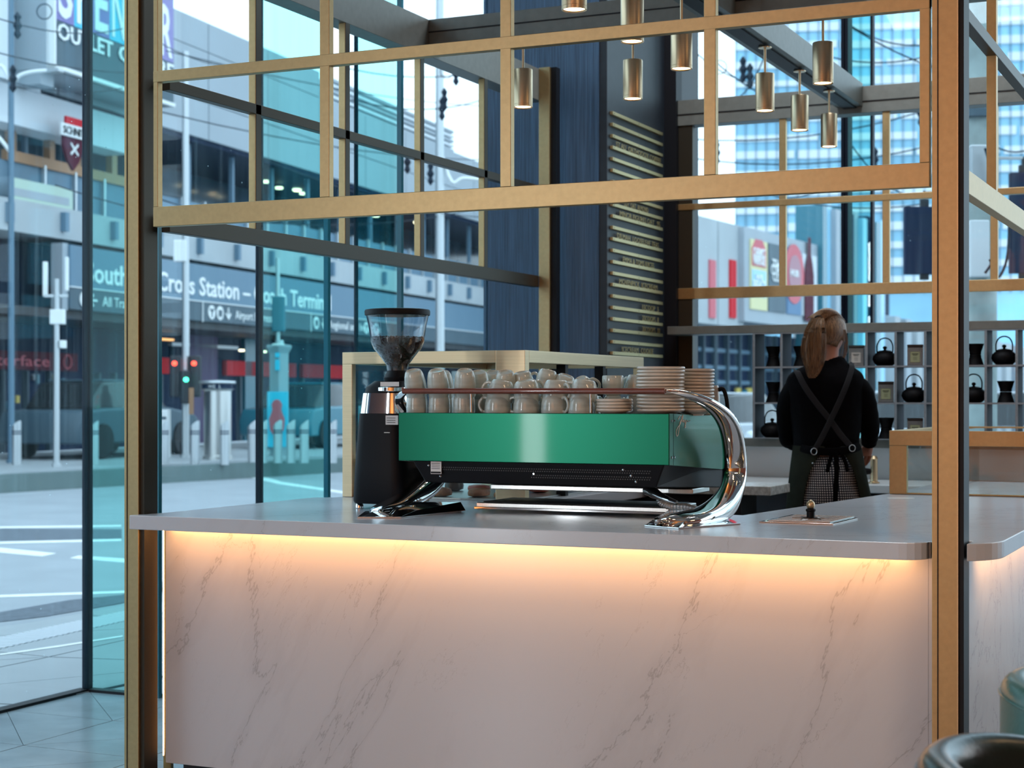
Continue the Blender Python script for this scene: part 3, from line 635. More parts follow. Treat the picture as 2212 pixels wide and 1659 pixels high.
for i, (px, lab) in enumerate(((901,'stack nearest the grinder'),(949,'second stack from the grinder'),(1003,'third stack from the grinder'))):
    put_mug(protoA, px, 860, Y1, 'lower handleless grey green mug of the '+lab, z=ZT)
    put_mug(protoA, px+(2 if i == 2 else 0), 860, Y1, 'upper handleless grey green mug of the '+lab+(', leaning' if i == 2 else ''), z=ZT+.066, tilt=(19, 9) if i == 2 else (19,(0,3)[i]))
for i, (px, lab) in enumerate(((958,'behind the first two front stacks'),(1036,'behind the leaning mug'),(1068,'second of the back row past the leaning mug'),(1094,'last of the back row before the wide mugs'))):
    put_mug(protoA, px, 860, (5.185,5.172,5.25,5.172)[i], 'lower tall mug '+lab, z=ZT)
    put_mug(protoA, px, 860, (5.185,5.172,5.25,5.172)[i], 'upper tall mug '+lab, z=ZT+.062, tilt=(20, 7))
for i, (px, hz, lab) in enumerate(((1076,180,'first'),(1138,180,'second'),(1198,-28,'third'),(1256,180,'fourth'))):
    put_mug(protoB, px, 860, Y1, 'lower wide mug of the %s handled pair from the grinder side' % lab, rz=hz, z=ZT)
    put_mug(protoB, px+3, 860, Y1+.01, 'upper wide mug of the %s handled pair from the grinder side' % lab, rz=hz if i != 1 else 60, z=ZT+.045, tilt=((3,2,0,3)[i], (-8,-11,0,-5)[i] if hz == 180 else 3))
    if i: put_mug(protoB, (0,1158,1212,1268)[i], 860, Y1+.128, 'wide mug hidden behind the %s handled pair' % lab, rz=60, z=ZT)
put_mug(protoC, 1134, 860, 5.20, 'small mug lying askew above the second handled pair', rz=30, z=ZT+.082, tilt=(8,-10))
put_mug(protoC, 1176, 860, 5.19, 'small mug on top between second and third handled pair', rz=20, z=ZT+.088, tilt=(-4, 12))
put_mug(protoC, 1212, 860, 5.22, 'small mug on top showing its handle', rz=-15, z=ZT+.072, tilt=(0, 22))
put_mug(protoC, 1271, 860, 5.20, 'small mug tipped to show its stamped base', rz=0, z=ZT+.068, tilt=(38, -18))
put_mug(protoC, 1324, 860, 5.20, 'upright small open mug behind the four saucers', rz=80, z=ZT+.0665+.066, tilt=(180, 0))
put_mug(protoC, 1372, 860, 5.275, 'small mug tilted near the plate stack', rz=160, z=ZT+.069, tilt=(0, -4))
put_mug(protoC, 1372, 860, 5.275, 'small mug under the tilted one near the plate stack', rz=200, z=ZT)
put_mug(protoC, 1324, 860, 5.20, 'small mug beneath the upright open mug', rz=100, z=ZT)
def make_saucer(r, name, mt='saucer'):
    b = bmesh.new(); t = .0045
    lathe(b, [(.001,.002),(r*.40,.002),(r*.42,0),(r*.48,0),(r*.50,.004),(r*.80,.011),(r*.97,.0155),(r,.0185),(r*.995,.0215),(r*.97,.0235),(r*.80,.0175),(r*.48,.0095),(.001,.0085)], 40)
    return obj(name, b, M[mt], None, smooth=True)
def ordn(i): return ['bottom','second','third','fourth','fifth','sixth','seventh','eighth','ninth','tenth','eleventh','twelfth','thirteenth','fourteenth'][i]
def stack(px, y, r, n, pitch, name, lab, group, cat, seed):
    rnd = random.Random(seed); src = None
    for k in range(n):
        p = aty(px, 860, y); p.z = ZT+k*pitch; p.x += rnd.uniform(-.0015,.0015)
        if src is None: o = make_saucer(r, name); src = o
        else: o = share(name, src)
        o.location = p; o.rotation_euler = (rnd.uniform(-.012,.012), rnd.uniform(-.012,.012), 0)
        where = 'bottom' if k == 0 else 'topmost' if k == n-1 else ordn(k)+' from the bottom'
        tag(o, '%s, %s of the %s' % (cat, where, lab), 'saucer' if r < .07 else 'plate', group)
stack(1328, 5.075, .060, 4, .0105, 'saucer', 'short stack next to the mugs', 'four saucers', 'cream saucer', 1)
stack(1427, 5.12, .078, 13, .0113, 'plate', 'tall stack behind the rail', 'plates in the tall stack', 'cream plate', 2)
stack(1500, 5.27, .066, 13, .0108, 'small_plate', 'rear stack by the chrome arm', 'plates in the rear stack', 'small cream plate', 3)
# jug with black handle behind the plates
p = aty(1534, 860, 5.40)
jug = thing('jug', 'tall cream jug with a black handle behind the rear plates', 'jug', (p.x, p.y, ZT))
b = bmesh.new(); lathe(b, [(.030,0),(.034,.004),(.033,.06),(.029,.095),(.027,.10),(.025,.095),(.028,.06),(.028,.01),(.001,.008)], 28); obj('body', b, M['saucer'], jug, smooth=True, fixed=True)
b = bmesh.new(); tube(b, smoothpts([(.028,0,.085),(.045,0,.088),(.056,0,.06),(.062,0,.015),(.066,0,-.02)],5), [.007]*21, 10, flat=.7, up=(0,1,0)); obj('handle', b, M['machine_black'], jug, smooth=True, fixed=True)

# ================================================================ DISPLAY CASES
def brass_case(root, x0, x1, y0, y1, z0, z1, rail, stile, mt=BR):
    P = lambda n, *a: obj(n, box(*a), mt, root, .0015)
    for (xa, xb, ya, yb) in ((x0, x1, y0, y0+.03), (x0, x1, y1-.03, y1)):
        P('top_rail', xa, xb, ya, yb, z1-rail, z1)
    P('top_rail', x0, x0+.03, y0+.03, y1-.03, z1-rail, z1); P('top_rail', x1-.03, x1, y0+.03, y1-.03, z1-rail, z1)
    for xx in (x0, x1-stile):
        for yy in (y0, y1-.03): P('stile', xx, xx+stile, yy, yy+.03, z0, z1-rail)
    G = lambda *a: obj('glass_panel', box(*a), M['case_glass'], root)
    G(x0+stile, x1-stile, y0+.012, y0+.016, z0, z1-rail); G(x0+.012, x0+.016, y0+.03, y1-.03, z0, z1-rail); G(x1-.016, x1-.012, y0+.03, y1-.03, z0, z1-rail)
c1 = thing('display_case', 'brass framed glass pastry case behind the coffee machine', 'display case', (-3.03, 6.4, .93))
CX0, CX1, CY0, CY1, CZ1 = -3.445, -2.635, 5.875, 7.20, 1.515
RL = M['brass_bright']
for n, a in (('top_rail', (CX0, -2.76, CY0, CY0+.03, CZ1-.048, CZ1)), ('stile', (CX0, CX0+.045, CY0, CY0+.03, .931, CZ1-.048)), ('corner_post', (-2.76, CX1, CY0, CY0+.04, .931, CZ1)),
             ('top_rail', (CX1-.03, CX1, CY0+.04, CY1, CZ1-.048, CZ1)), ('top_rail', (CX0, CX0+.03, CY0+.03, CY1, CZ1-.048, CZ1)), ('top_rail', (CX0+.03, CX1-.03, CY1-.03, CY1, CZ1-.048, CZ1)),
             ('stile', (CX0, CX0+.04, CY1-.03, CY1, .931, CZ1-.048)), ('stile', (CX1-.04, CX1, CY1-.03, CY1, .931, CZ1-.048))):
    obj(n, box(*a), M['brass_bright'] if n != 'x' else BR, c1, .0015)
o = obj('top_panel', box(CX0+.03, CX1-.03, CY0+.03, CY1-.03, CZ1-.012, CZ1-.004), M['black'], c1)
for yy in (6.30, 6.72): obj('rear_stile', box(CX1-.05, CX1-.01, yy, yy+.03, .931, CZ1-.048), M['black'], c1)
for a in ((CX0+.045, -2.76, CY0+.012, CY0+.016, .935, CZ1-.048), (CX0+.012, CX0+.016, CY0+.03, CY1-.03, .935, CZ1-.048)): obj('glass_panel', box(*a), M['case_glass'], c1)
for zz in (1.06, 1.26): obj('glass_shelf', box(CX0+.03, CX1-.055, CY0+.04, CY1-.05, zz, zz+.006), M['case_glass'], c1)
obj('floor_panel', box(CX0+.03, CX1-.03, CY0+.03, CY1-.03, .931, .937), M['steel'], c1)
rnd = random.Random(5); labs_p = ['baked slice near the glass', 'baked slice in the middle', 'baked slice by the dark post', 'dark brownie by the post', 'pink topped pastry', 'tall filled pastry', 'pale tart', 'round bun', 'long filled roll', 'flat pastry']
k = 0
for zz in (.938, 1.067):
    for i in range(5):
        for j in range(2):
            x = -3.32+i*.135+rnd.uniform(-.02,.02); y = 5.98+j*.42+rnd.uniform(-.04,.04); nm = ['pastry','cake_slice'][k % 2]
            b = bmesh.new(); w, d_, h = rnd.uniform(.035,.05), rnd.uniform(.045,.07), rnd.uniform(.022,.045)
            lathe(b, [(.55,0),(.95,.15),(1,.5),(.9,.85),(.5,1),(.01,1.0)], 14)
            for v in b.verts: v.co = Vector((v.co.x*w, v.co.y*d_, v.co.z*h))
            o = obj(nm, b, M[('pastry','pink','pastry','bean')[k % 4]], None, smooth=True); o.location = (x, y, zz)
            tag(o, '%s on the case %s, %s, %s row' % (('golden pastry','pink topped pastry','baked bun','dark brownie')[k % 4], 'floor' if zz < 1 else 'glass shelf', ('at the street end','second from the street end','in the middle','second from the corner post','by the corner post')[i], ('front','rear')[j]), 'pastry', 'pastries in the brass case'); k += 1
# right hand case
c2 = thing('display_case', 'low brass framed glass case at the end of the right worktop', 'display case', (-1.1, 7.6, .93))
DX0, DX1, DY0, DY1, DZ1 = -1.475, -.705, 7.0, 8.2, 1.195
for n, a in (('top_rail', (DX0, DX1, DY0, DY0+.03, DZ1-.062, DZ1)), ('stile', (DX0, DX0+.072, DY0, DY0+.03, .931, DZ1-.062)), ('top_rail', (DX0, DX0+.03, DY0+.03, DY1, DZ1-.035, DZ1)),
             ('top_rail', (DX1-.03, DX1, DY0+.03, DY1, DZ1-.035, DZ1)), ('top_rail', (DX0+.03, DX1-.03, DY1-.03, DY1, DZ1-.035, DZ1)), ('stile', (DX1-.02, DX1, DY0, DY0+.02, .931, DZ1-.062)),
             ('stile', (DX0, DX0+.03, DY1-.03, DY1, .931, DZ1-.035)), ('base_rail', (DX0+.072, DX1-.02, DY0+.0, DY0+.03, .931, .937))):
    obj(n, box(*a), BR, c2, .0015)
for a in ((DX0+.072, DX1-.02, DY0+.012, DY0+.016, .937, DZ1-.062), (DX0+.20, DX1-.03, DY0+.03, DY1-.03, DZ1-.010, DZ1-.004), (DX1-.016, DX1-.012, DY0+.03, DY1-.03, .937, DZ1-.035), (DX0+.18, DX0+.184, DY0+.05, DY1-.05, .937, DZ1-.062)):
    obj('glass_panel', box(*a), M['case_glass'], c2)
b = bmesh.new(); cyl(b, (-1.37, 6.72, .9302), .055, .0012, 28); o = tag(obj('cable_cap', b, M['splash'], None), 'pale round cap set in the worktop before the low case', 'cap')

# ================================================================ PITCHER RINSER with knob
q = [atz(1640,1129,.93), atz(1800,1134,.93), atz(1853,1121,.93), atz(1712,1114,.93)]
rc = sum(q, Vector())/4
ri = thing('pitcher_rinser', 'square steel rinser grate set in the worktop with a dark spout', 'rinser', (rc.x, rc.y, .93))
def inset(q, f): return [(rc.x+(v.x-rc.x)*f, rc.y+(v.y-rc.y)*f) for v in q]
b = bmesh.new(); prism(b, inset(q, 1), .9302, .934); obj('rim', b, M['chrome'], ri, .001)
b = bmesh.new(); prism(b, inset(q, .86), .934, .9346); obj('well', b, M['black'], ri)
ex, ey = (q[1]-q[0]), (q[3]-q[0]); g = bmesh.new()
for k in range(13):
    f = .09+.82*k/12; a = q[0]+ex*.09+ey*f; c = q[0]+ex*.91+ey*f; n = ey.normalized()*.0028
    prism(g, [(v.x, v.y) for v in (a-n, c-n, c+n, a+n)], .9346, .9366)
for k in range(9):
    f = .09+.82*k/8; a = q[0]+ey*.09+ex*f; c = q[0]+ey*.91+ex*f; n = ex.normalized()*.0022
    prism(g, [(v.x, v.y) for v in (a-n, a+n, c+n, c-n)], .9346, .9362)
o = obj('grate', g, M['steel'], ri); o['kind'] = 'stuff'
for an in (0, 60, 120, 180, 240, 300):
    b = bmesh.new(); bx(b, .012, .060, -.003, .003, 0, .003); obj('spray_arm', b, M['chrome'], ri, M=Matrix.Translation((rc.x, rc.y, .9367)) @ Matrix.Rotation(math.radians(an+15), 4, 'Z'))
b = bmesh.new(); lathe(b, [(.013,0),(.013,.022),(.016,.024),(.016,.030),(.010,.034)], 20, (rc.x, rc.y, .9367)); obj('spout', b, M['machine_black'], ri, smooth=True)
b = bmesh.new(); lathe(b, [(.010,0),(.013,.004),(.014,.014),(.011,.02),(.004,.026),(.001,.027)], 20, (rc.x, rc.y, .9707)); o = obj('spout_cap', b, M['brass_bright'], ri, smooth=True)

# ================================================================ BACK COUNTER, SHELVING
bc = thing('back_counter', 'dark cabinets under a pale back worktop below the window', 'counter', (-2.2, 8.8, 0))
obj('worktop', box(-3.10, -1.48, 8.42, 9.08, .850, .893), M['splash'], bc, .004)
for i in range(4):
    x = -3.09+i*.40; d_ = obj('door', box(x+.003, x+.397, 8.44, 8.46, .10, .845), M['blackpanel'], bc, .002); obj('handle', box(x+.35, x+.36, 8.432, 8.44, .55, .75), M['black'], d_)
obj('carcass', box(-3.10, -1.49, 8.46, 9.08, .02, .85), M['blackpanel'], bc)
o = tag(obj('copper_worktop', box(-1.46, -.72, 8.30, 9.05, .83, .895), mat('copper toned counter edge', (.32,.12,.055), .35), None, .004), 'copper brown counter edge beyond the barista', 'worktop')
struct(obj('wall_splash', box(-3.12, -.86, 9.085, 9.15, 0, 1.062), M['splash']), 'pale splashback under the rear window')
struct(obj('window_sill', box(-3.12, -.86, 8.98, 9.16, 1.062, 1.108), M['frame_gray'], None, .002), 'grey window sill under the shelving')
sl = thing('marble_slab', 'speckled marble slab end jutting out beside the machine', 'slab', (-2.35, 8.0, .9))
p = atd(1667,1050,7.3)
o = obj('slab', box(p.x-.62, p.x, p.y-.02, p.y+.30, .905, .945), M['speckle'], sl, .003); obj('support', box(p.x-.60, p.x-.15, p.y+.04, p.y+.28, .0, .905), M['blackpanel'], sl)
shelf = thing('shelving_unit', 'dark open shelving grid across the rear window holding teaware', 'shelf', (-1.74, 8.98, 1.11))
SX0, SP, SY0, SY1 = -2.617, .1545, 8.88, 9.07
o = obj('top_board', box(-3.11, -.87, SY0, SY1+.02, 1.685, 1.730), M['frame_gray'], shelf, .002)
for i in range(12):
    x = SX0+i*SP; obj('divider', box(x, x+.012, SY0+.003, SY1, 1.114, 1.685), M['shelf'], shelf); obj('edge_strip', box(x, x+.012, SY0, SY0+.003, 1.114, 1.685), M['shelf_edge'], shelf)
ZS = [1.109, 1.302, 1.497]
for z in ZS:
    obj('shelf_board', box(SX0, SX0+11*SP+.012, SY0+.003, SY1, z-.004 if z > 1.2 else z, z+.004), M['shelf'], shelf); obj('edge_strip', box(SX0, SX0+11*SP+.012, SY0-.0005, SY0+.002, z-.004 if z > 1.2 else z, z+.005), M['shelf_edge'], shelf)
obj('edge_strip', box(SX0, SX0+11*SP, SY0-.0005, SY0+.002, 1.680, 1.685), M['shelf_edge'], shelf)
def cup_pair(double=True):
    r = thing('tea_cup_pair' if double else 'tea_bowl', 'x', 'cup')
    pr = [(.028,0),(.031,.004),(.030,.012),(.036,.03),(.043,.052),(.045,.056),(.043,.056),(.034,.03),(.024,.008),(.001,.006)]
    if double:
        b = bmesh.new(); lathe(b, [(r_, .056-z) for r_, z in pr][::-1], 24); obj('lower_cup', b, M['iron'], r, smooth=True, fixed=True)
        b = bmesh.new(); lathe(b, [(r_, .0565+z) for r_, z in pr], 24); obj('upper_cup', b, M['iron'], r, smooth=True, fixed=True)
    else:
        b = bmesh.new(); lathe(b, [(.022,0),(.026,.003),(.030,.02),(.040,.048),(.043,.055),(.041,.055),(.028,.02),(.001,.008)], 24); obj('bowl', b, M['iron'], r, smooth=True, fixed=True)
    return r
def kettle():
    r = thing('kettle', 'x', 'kettle')
    b = bmesh.new(); lathe(b, [(.035,0),(.045,.004),(.058,.018),(.066,.036),(.062,.054),(.048,.068),(.036,.074),(.001,.074)], 32); obj('body', b, M['iron'], r, smooth=True, fixed=True)
    b = bmesh.new(); lathe(b, [(.040,.072),(.040,.077),(.030,.082),(.008,.085),(.006,.089),(.011,.094),(.011,.101),(.005,.106),(.001,.106)], 24); obj('lid', b, M['iron'], r, smooth=True, fixed=True)
    b = bmesh.new(); tube(b, smoothpts([(-.040,0,.066),(-.042,0,.09),(-.040,0,.115),(-.026,0,.140),(0,0,.149),(.026,0,.140),(.040,0,.115),(.042,0,.09),(.040,0,.066)],4), .0036, 8, up=(0,1,0)); obj('handle', b, M['iron'], r, smooth=True, fixed=True)
    b = bmesh.new(); tube(b, [(-.040,.035,.036),(-.050,.050,.052),(-.056,.058,.066)], [.011,.008,.006], 10); obj('spout', b, M['iron'], r, smooth=True, fixed=True)
    return r
def tin(paper):
    r = thing('tea_tin', 'x', 'tin')
    b = bmesh.new(); bx(b, -.041, .041, -.035, .035, 0, .100); obj('body', b, M['tinpattern'], r, .003, fixed=True)
    b = bmesh.new(); bx(b, -.0415, .0415, -.0355, .0355, .100, .112); obj('lid', b, M['tinpattern'], r, .003, fixed=True)
    b = bmesh.new()
    for i in range(11):
        for j in range(14):
            x = -.0365+i*.0073; z = .006+j*.0066
            if (i in range(2, 9) and j in range(2, 11)): continue
            v = [b.verts.new((x+dx, -.0358, z+dz)) for dx, dz in ((-.0022,0),(0,-.0024),(.0022,0),(0,.0024))]; b.faces.new(v)
    o = obj('lattice_print', b, M['white'], r, fixed=True); o['kind'] = 'stuff'
    b = bmesh.new(); bx(b, -.025, .025, -.0364, -.0356, .018, .074); l = obj('paper_label', b, M[paper], r, fixed=True)
    b = bmesh.new(); bx(b, -.017, .017, -.0368, -.0364, .060, .064); bx(b, -.012, .012, -.0368, -.0364, .054, .057)
    for kk in range(4): bx(b, -.010, .010, -.0367, -.0364, .030+kk*.005, .0312+kk*.005)
    obj('print_line', b, M['black'], l, fixed=True)
    return r
protos = {'cups': cup_pair(), 'bowl': cup_pair(False), 'kettle': kettle(), 'tin': tin('labelgreen'), 'tinc': tin('labelcream')}
rows = ['bottom', 'middle', 'top']; first = set()
spots = [('cups',0,2,'stacked black cups in the top cell at the machine end'),('cups',0,1,'stacked black cups in the middle cell at the machine end'),('kettle',0,0,'black iron kettle in the bottom cell at the machine end'),
 ('cups',1,2,'stacked black cups half hidden by the ponytail'),('tinc',3,2,'black patterned tea tin with cream label beside the head'),('kettle',4,2,'black iron kettle in the top row behind the post side tins'),
 ('tin',5,2,'patterned tea tin with olive label in the top row by the bronze post'),('tin',4,1,'patterned tea tin with olive label in the middle row'),('kettle',5,1,'black iron kettle in the middle row, barista side of the post'),
 ('cups',4,0,'stacked black cups in the bottom row by her hand'),('tin',5,0,'patterned tea tin in the bottom row above the low case'),('cups',7,2,'stacked black cups in the top row past the bronze post'),
 ('kettle',8,2,'black iron kettle in the top row at the far end'),('kettle',7,1,'black iron kettle in the middle row past the bronze post'),('cups',8,1,'stacked black cups in the middle row at the far end'),
 ('bowl',7,0,'black tea bowl in the bottom row past the bronze post'),('bowl',8,0,'black tea bowl in the bottom row at the far end')]
grp = {'cups':'stacked iron cups on the shelves','bowl':'iron bowls on the shelves','kettle':'iron kettles on the shelves','tin':'tea tins on the shelves','tinc':'tea tins on the shelves'}
for kind, c, r_, lab in spots:
    loc = (SX0+(c+.5)*SP+.006+(.012 if kind != 'kettle' else .004), 8.962, ZS[r_]+.0045); o = protos[kind]
    if kind in first: o = dup(o)
    first.add(kind); o.location = loc; o['label'] = lab; o['group'] = grp[kind]
    if kind == 'tin': o.rotation_euler = (0,0,.12)
# brass tap behind her hand
p = atz(1880,1036,.893); p = Vector((p.x, 8.55, .893))
p = aty(1888, 1030, 8.55)
tp = thing('brass_tap', 'brass tap pillar standing on the back counter by her hand', 'tap', (p.x, p.y, .895))
b = bmesh.new(); lathe(b, [(.028,0),(.028,.006),(.019,.01),(.018,.12),(.021,.125),(.012,.14)], 20); obj('body', b, M['brass_bright'], tp, smooth=True, fixed=True)
b = bmesh.new(); tube(b, [(-.015,0,.06),(-.05,-.02,.06)], [.014,.02], 12); obj('lever', b, M['machine_black'], tp, smooth=True, fixed=True)

# ================================================================ MENU BOARD (rails on the column's long face)
menu = thing('menu_board', 'brass rail menu on the dark column with small raised letters', 'menu', (-3.18, 8.6, 2.2))
lines = {3:'ST ALI  ORTHODOX COFFEE', 6:'SMALL', 8:'SOY  OAT  ALMOND', 9:'MINOR FIGURES OAT  .95', 11:'DILMAH  LOOSELEAF TEAS', 13:'EMMA & TOMS JUICES', 15:'MOVENPICK  ICECREAM', 17:'1SCOOP  5', 18:'2SCOOPS  8', 19:'3SCOOPS  10', 21:'ICECREAM  COOKIE'}
span = {3:(.07,.97), 6:(.70,.92), 8:(.22,.70), 9:(.14,.95), 11:(.09,.92), 13:(.20,.82), 15:(.13,.89), 17:(.58,.92), 18:(.58,.92), 19:(.58,.95), 21:(.18,.81)}
yA, yB = 8.20, 8.985
for k in range(22):
    z = 2.835-k*.0600; s = obj('menu_rail', box(-3.190, -3.172, yA, yB, z-.018, z), M['slat_brass'], menu, .0015)
    for yy in (yA+.02, (yA+yB)/2): bb = bmesh.new(); bx(bb, -3.172, -3.1712, yy-.0025, yy+.0025, z-.0125, z-.0075); obj('rail_screw', bb, M['black'], s)
    if k in lines:
        a, c = span[k]; ya = yA+(yB-yA)*a; w = (yB-yA)*(c-a)
        text(lines[k], M['letter_brass'], s, basis((-3.176, ya, z+.0005), (0,1,0), (0,0,1)), w=w, h=.030, depth=.003)

# ================================================================ PENDANTS
pend = thing('pendant_lamp', 'x', 'lamp')
b = bmesh.new(); lathe(b, [(.030,.284),(.030,.288),(.006,.2915)], 24); obj('canopy', b, M['pendant'], pend, smooth=True, fixed=True)
b = bmesh.new(); lathe(b, [(.0055,.168),(.0055,.289)], 12); obj('rod', b, M['pendant'], pend, smooth=True, fixed=True)
b = bmesh.new(); lathe(b, [(.036,.004),(.0405,0),(.0425,.001),(.0425,.012),(.0418,.0128),(.0425,.0136),(.0425,.166),(.041,.169),(.001,.169)], 40, cap=False); obj('shade', b, M['pendant'], pend, smooth=True, fixed=True)
b = bmesh.new(); lathe(b, [(.0365,.006),(.001,.006)], 28); obj('lens', b, M['lens'], pend, fixed=True)
lamps = [((-3.05,6.78),'brushed brass pendant nearest the street glass'),((-2.535,6.79),'brushed brass pendant in front of the menu column'),((-2.13,6.25),'brushed brass pendant left of the tall bronze upright'),
 ((-2.13,5.70),'large near pendant crossed by the canopy rail'),((-2.13,5.15),'pendant cut by the top of the photo, nearest the camera'),((-1.70,6.78),'highest right pendant on a long rod'),
 ((-2.10,7.32),'pendant at the near end of the rear roof beam'),((-2.10,7.92),'middle pendant on the rear roof beam'),((-2.10,8.50),'smallest pendant at the far end of the rear roof beam')]
for i, ((x, y), lab) in enumerate(lamps):
    o = pend if i == 0 else dup(pend); o.location = (x, y, 2.620); o['label'] = lab; o['group'] = 'brass pendant lamps'

# ================================================================ BARISTA (local: x to her right, y away from the camera, z up)
T0 = 7.8
pc = FWD*T0+RGT*((1782-CX)/FPX*T0)
person = thing('person', 'barista seen from behind with a ponytail, black jumper, olive apron and gingham trousers', 'person', (pc.x, pc.y, 0), YAW)
def PX(px, py, y=0): return Vector(((px-1782)/464.0, y, EYE-(py-HY)/464.0))
def fo(name, bm, mt, parent=person, **k): return obj(name, bm, mt, parent, fixed=True, smooth=True, **k)
# body: one skinned surface
def skin_body():
    V = []; E = []; R = []
    def add(p, r, par=None):
        V.append(Vector(p)); R.append(r); i = len(V)-1
        if par is not None: E.append((par, i))
        return i
    pel = add((0,.02,.98), .105); ab = add((0,.03,1.10), .095, pel); ch = add((0,.02,1.28), .105, ab); up_ = add((.0,.0,1.40), .07, ch); nk = add((.015,.0,1.49), .046, up_); nk2 = add((.025,.02,1.56), .044, nk)
    hd = add((.025,.045,1.63), .070, nk2); hd2 = add((.022,.04,1.68), .066, hd)
    for s in (-1, 1):
        sh = add((s*.15,.0,1.39), .048, up_)
        if s < 0: el = add((-.165,.11,1.19), .029, sh); wr = add((-.10,.30,1.10), .024, el); pal = add((-.05,.37,1.09), .026, wr)
        else: el = add((.215,.085,1.19), .029, sh); wr = add((.240,.175,1.105), .022, el); pal = add((.235,.195,1.065), .024, wr)
        hip = add((s*.09,.02,.90), .085, pel); kn = add((s*.10,.0,.50), .055, hip); an = add((s*.10,.03,.09), .036, kn); add((s*.11,-.0,.05), .034, an); ft = add((s*.11,.14,.03), .028, an)
    me = bpy.data.meshes.new('person_body'); me.from_pydata([tuple(v) for v in V], E, []); o = bpy.data.objects.new('body', me); COL.objects.link(o)
    m = o.modifiers.new('skin', 'SKIN'); 
    for i, sv in enumerate(me.skin_vertices[0].data): sv.radius = (R[i], R[i]); sv.use_root = (i == 0)
    s = o.modifiers.new('sub', 'SUBSURF'); s.levels = 2; s.render_levels = 2
    bpy.context.view_layer.update(); m2 = bpy.data.meshes.new_from_object(o.evaluated_get(bpy.context.evaluated_depsgraph_get())); bpy.data.objects.remove(o)
    bm = bmesh.new(); bm.from_mesh(m2)
    # head shaped over the skull, turned to her right
    hb = bmesh.new(); bmesh.ops.create_uvsphere(hb, u_segments=28, v_segments=20, radius=1)
    for v in hb.verts:
        x, y, z = v.co; w = .074*(1-.18*max(0,-z)); v.co = Vector((x*w, y*.092, z*.112))
        if y > .2 and z < -.1: v.co.y += .006
    def bump(c, r, dvec):
        for v in hb.verts:
            dd = (v.co-Vector(c)).length
            if dd < r: v.co += Vector(dvec)*(1-dd/r)**1.2
    bump((0,.092,-.015), .030, (0,.026,-.004)); bump((0,.085,-.055), .022, (0,.010,0)); bump((0,.075,-.095), .03, (0,.014,0)); bump((.028,.085,.012), .018, (0,-.006,0)); bump((-.028,.085,.012), .018, (0,-.006,0))
    for s in (-1, 1):
        eb = bmesh.ops.create_uvsphere(hb, u_segments=10, v_segments=8, radius=1)['verts']
        for v in eb: v.co = Vector((s*.076+v.co.x*.008, -.004+v.co.y*.017, -.008+v.co.z*.030))
    mt_ = Matrix.Translation((.014,.045,1.628)) @ Matrix.Rotation(math.radians(-42), 4, 'Z') @ Matrix.Rotation(math.radians(-14), 4, 'X')
    hb.transform(mt_); tmp = bpy.data.meshes.new('t'); hb.to_mesh(tmp); bm.from_mesh(tmp)
    # right hand: palm + fingers
    def finger(pts, r0, r1):
        tube(bm, smoothpts(pts, 3), [r0+(r1-r0)*i/((len(pts)-1)*3) for i in range((len(pts)-1)*3+1)], 8)
    W = PX(1893, 962, .17); Kn = PX(1886, 983, .19)
    loft(bm, [ring(W, .021, .017, 12), ring(W*.6+Kn*.4, .030, .019, 12), ring(Kn, .036, .018, 12), ring(Kn-Vector((.002,-.002,.012)), .032, .014, 12)])
    for i, (dx, ln) in enumerate(((.028,.060),(.010,.068),(-.010,.062),(-.027,.048))):
        a = Kn+Vector((dx,0,-.006)); finger([a, a+Vector((-.006,.012,-ln*.42)), a+Vector((-.018,.022,-ln*.75)), a+Vector((-.032,.020,-ln*.92))], .0092, .0068)
    a = W*.5+Kn*.5+Vector((-.030,.008,0)); finger([a, a+Vector((-.018,.016,-.020)), a+Vector((-.022,.026,-.042))], .0105, .0075)
    # left hand resting on the worktop in front of her
    W = Vector((-.05,.37,1.09)); Kn = Vector((-.02,.43,1.07)); loft(bm, [ring(W,.022,.018,12,(1,0,0),(0,.3,1)), ring(Kn,.036,.016,12,(1,-.4,0),(0,.3,1))])
    for i, dx in enumerate((-.026,-.009,.009,.026)):
        a = Kn+Vector((dx,0,0)); finger([a, a+Vector((.01,.035,-.012)), a+Vector((.012,.055,-.036)), a+Vector((.010,.058,-.050))], .009, .0068)
    a = W+Vector((.02,.02,0)); finger([a, a+Vector((.03,.02,-.012)), a+Vector((.045,.04,-.028))], .0105, .0075)
    return bm
body = fo('body', skin_body(), M['skin'])
# jumper: torso and sleeves
def R3(px0, px1, py, ry, y=0.0, n=28, p=2.4, wav=0): 
    a = PX(px0, py, y); c = PX(px1, py, y); m = (a+c)/2; return ring(m, (c.x-a.x)/2, ry, n, p=p)
b = bmesh.new()
loft(b, [R3(1722,1850,982,.108,.03), R3(1716,1856,968,.124,.03), R3(1715,1858,950,.13,.03), R3(1712,1862,920,.122,.03), R3(1704,1864,885,.118,.02), R3(1697,1867,850,.112,.01), R3(1698,1868,828,.104,.005), R3(1699,1868,813,.088,0), R3(1712,1858,801,.074,0), R3(1744,1840,790,.062,.01), R3(1770,1826,778,.056,.015), R3(1774,1824,768,.052,.02)])
o = fo('jumper', b, M['sweater']); s = o.modifiers.new('s','SUBSURF'); s.levels = 1; s.render_levels = 2
nz = o.modifiers.new('fold','DISPLACE'); tx = bpy.data.textures.new('cloth folds','CLOUDS'); tx.noise_scale = .09; nz.texture = tx; nz.strength = .014; nz.mid_level = .5
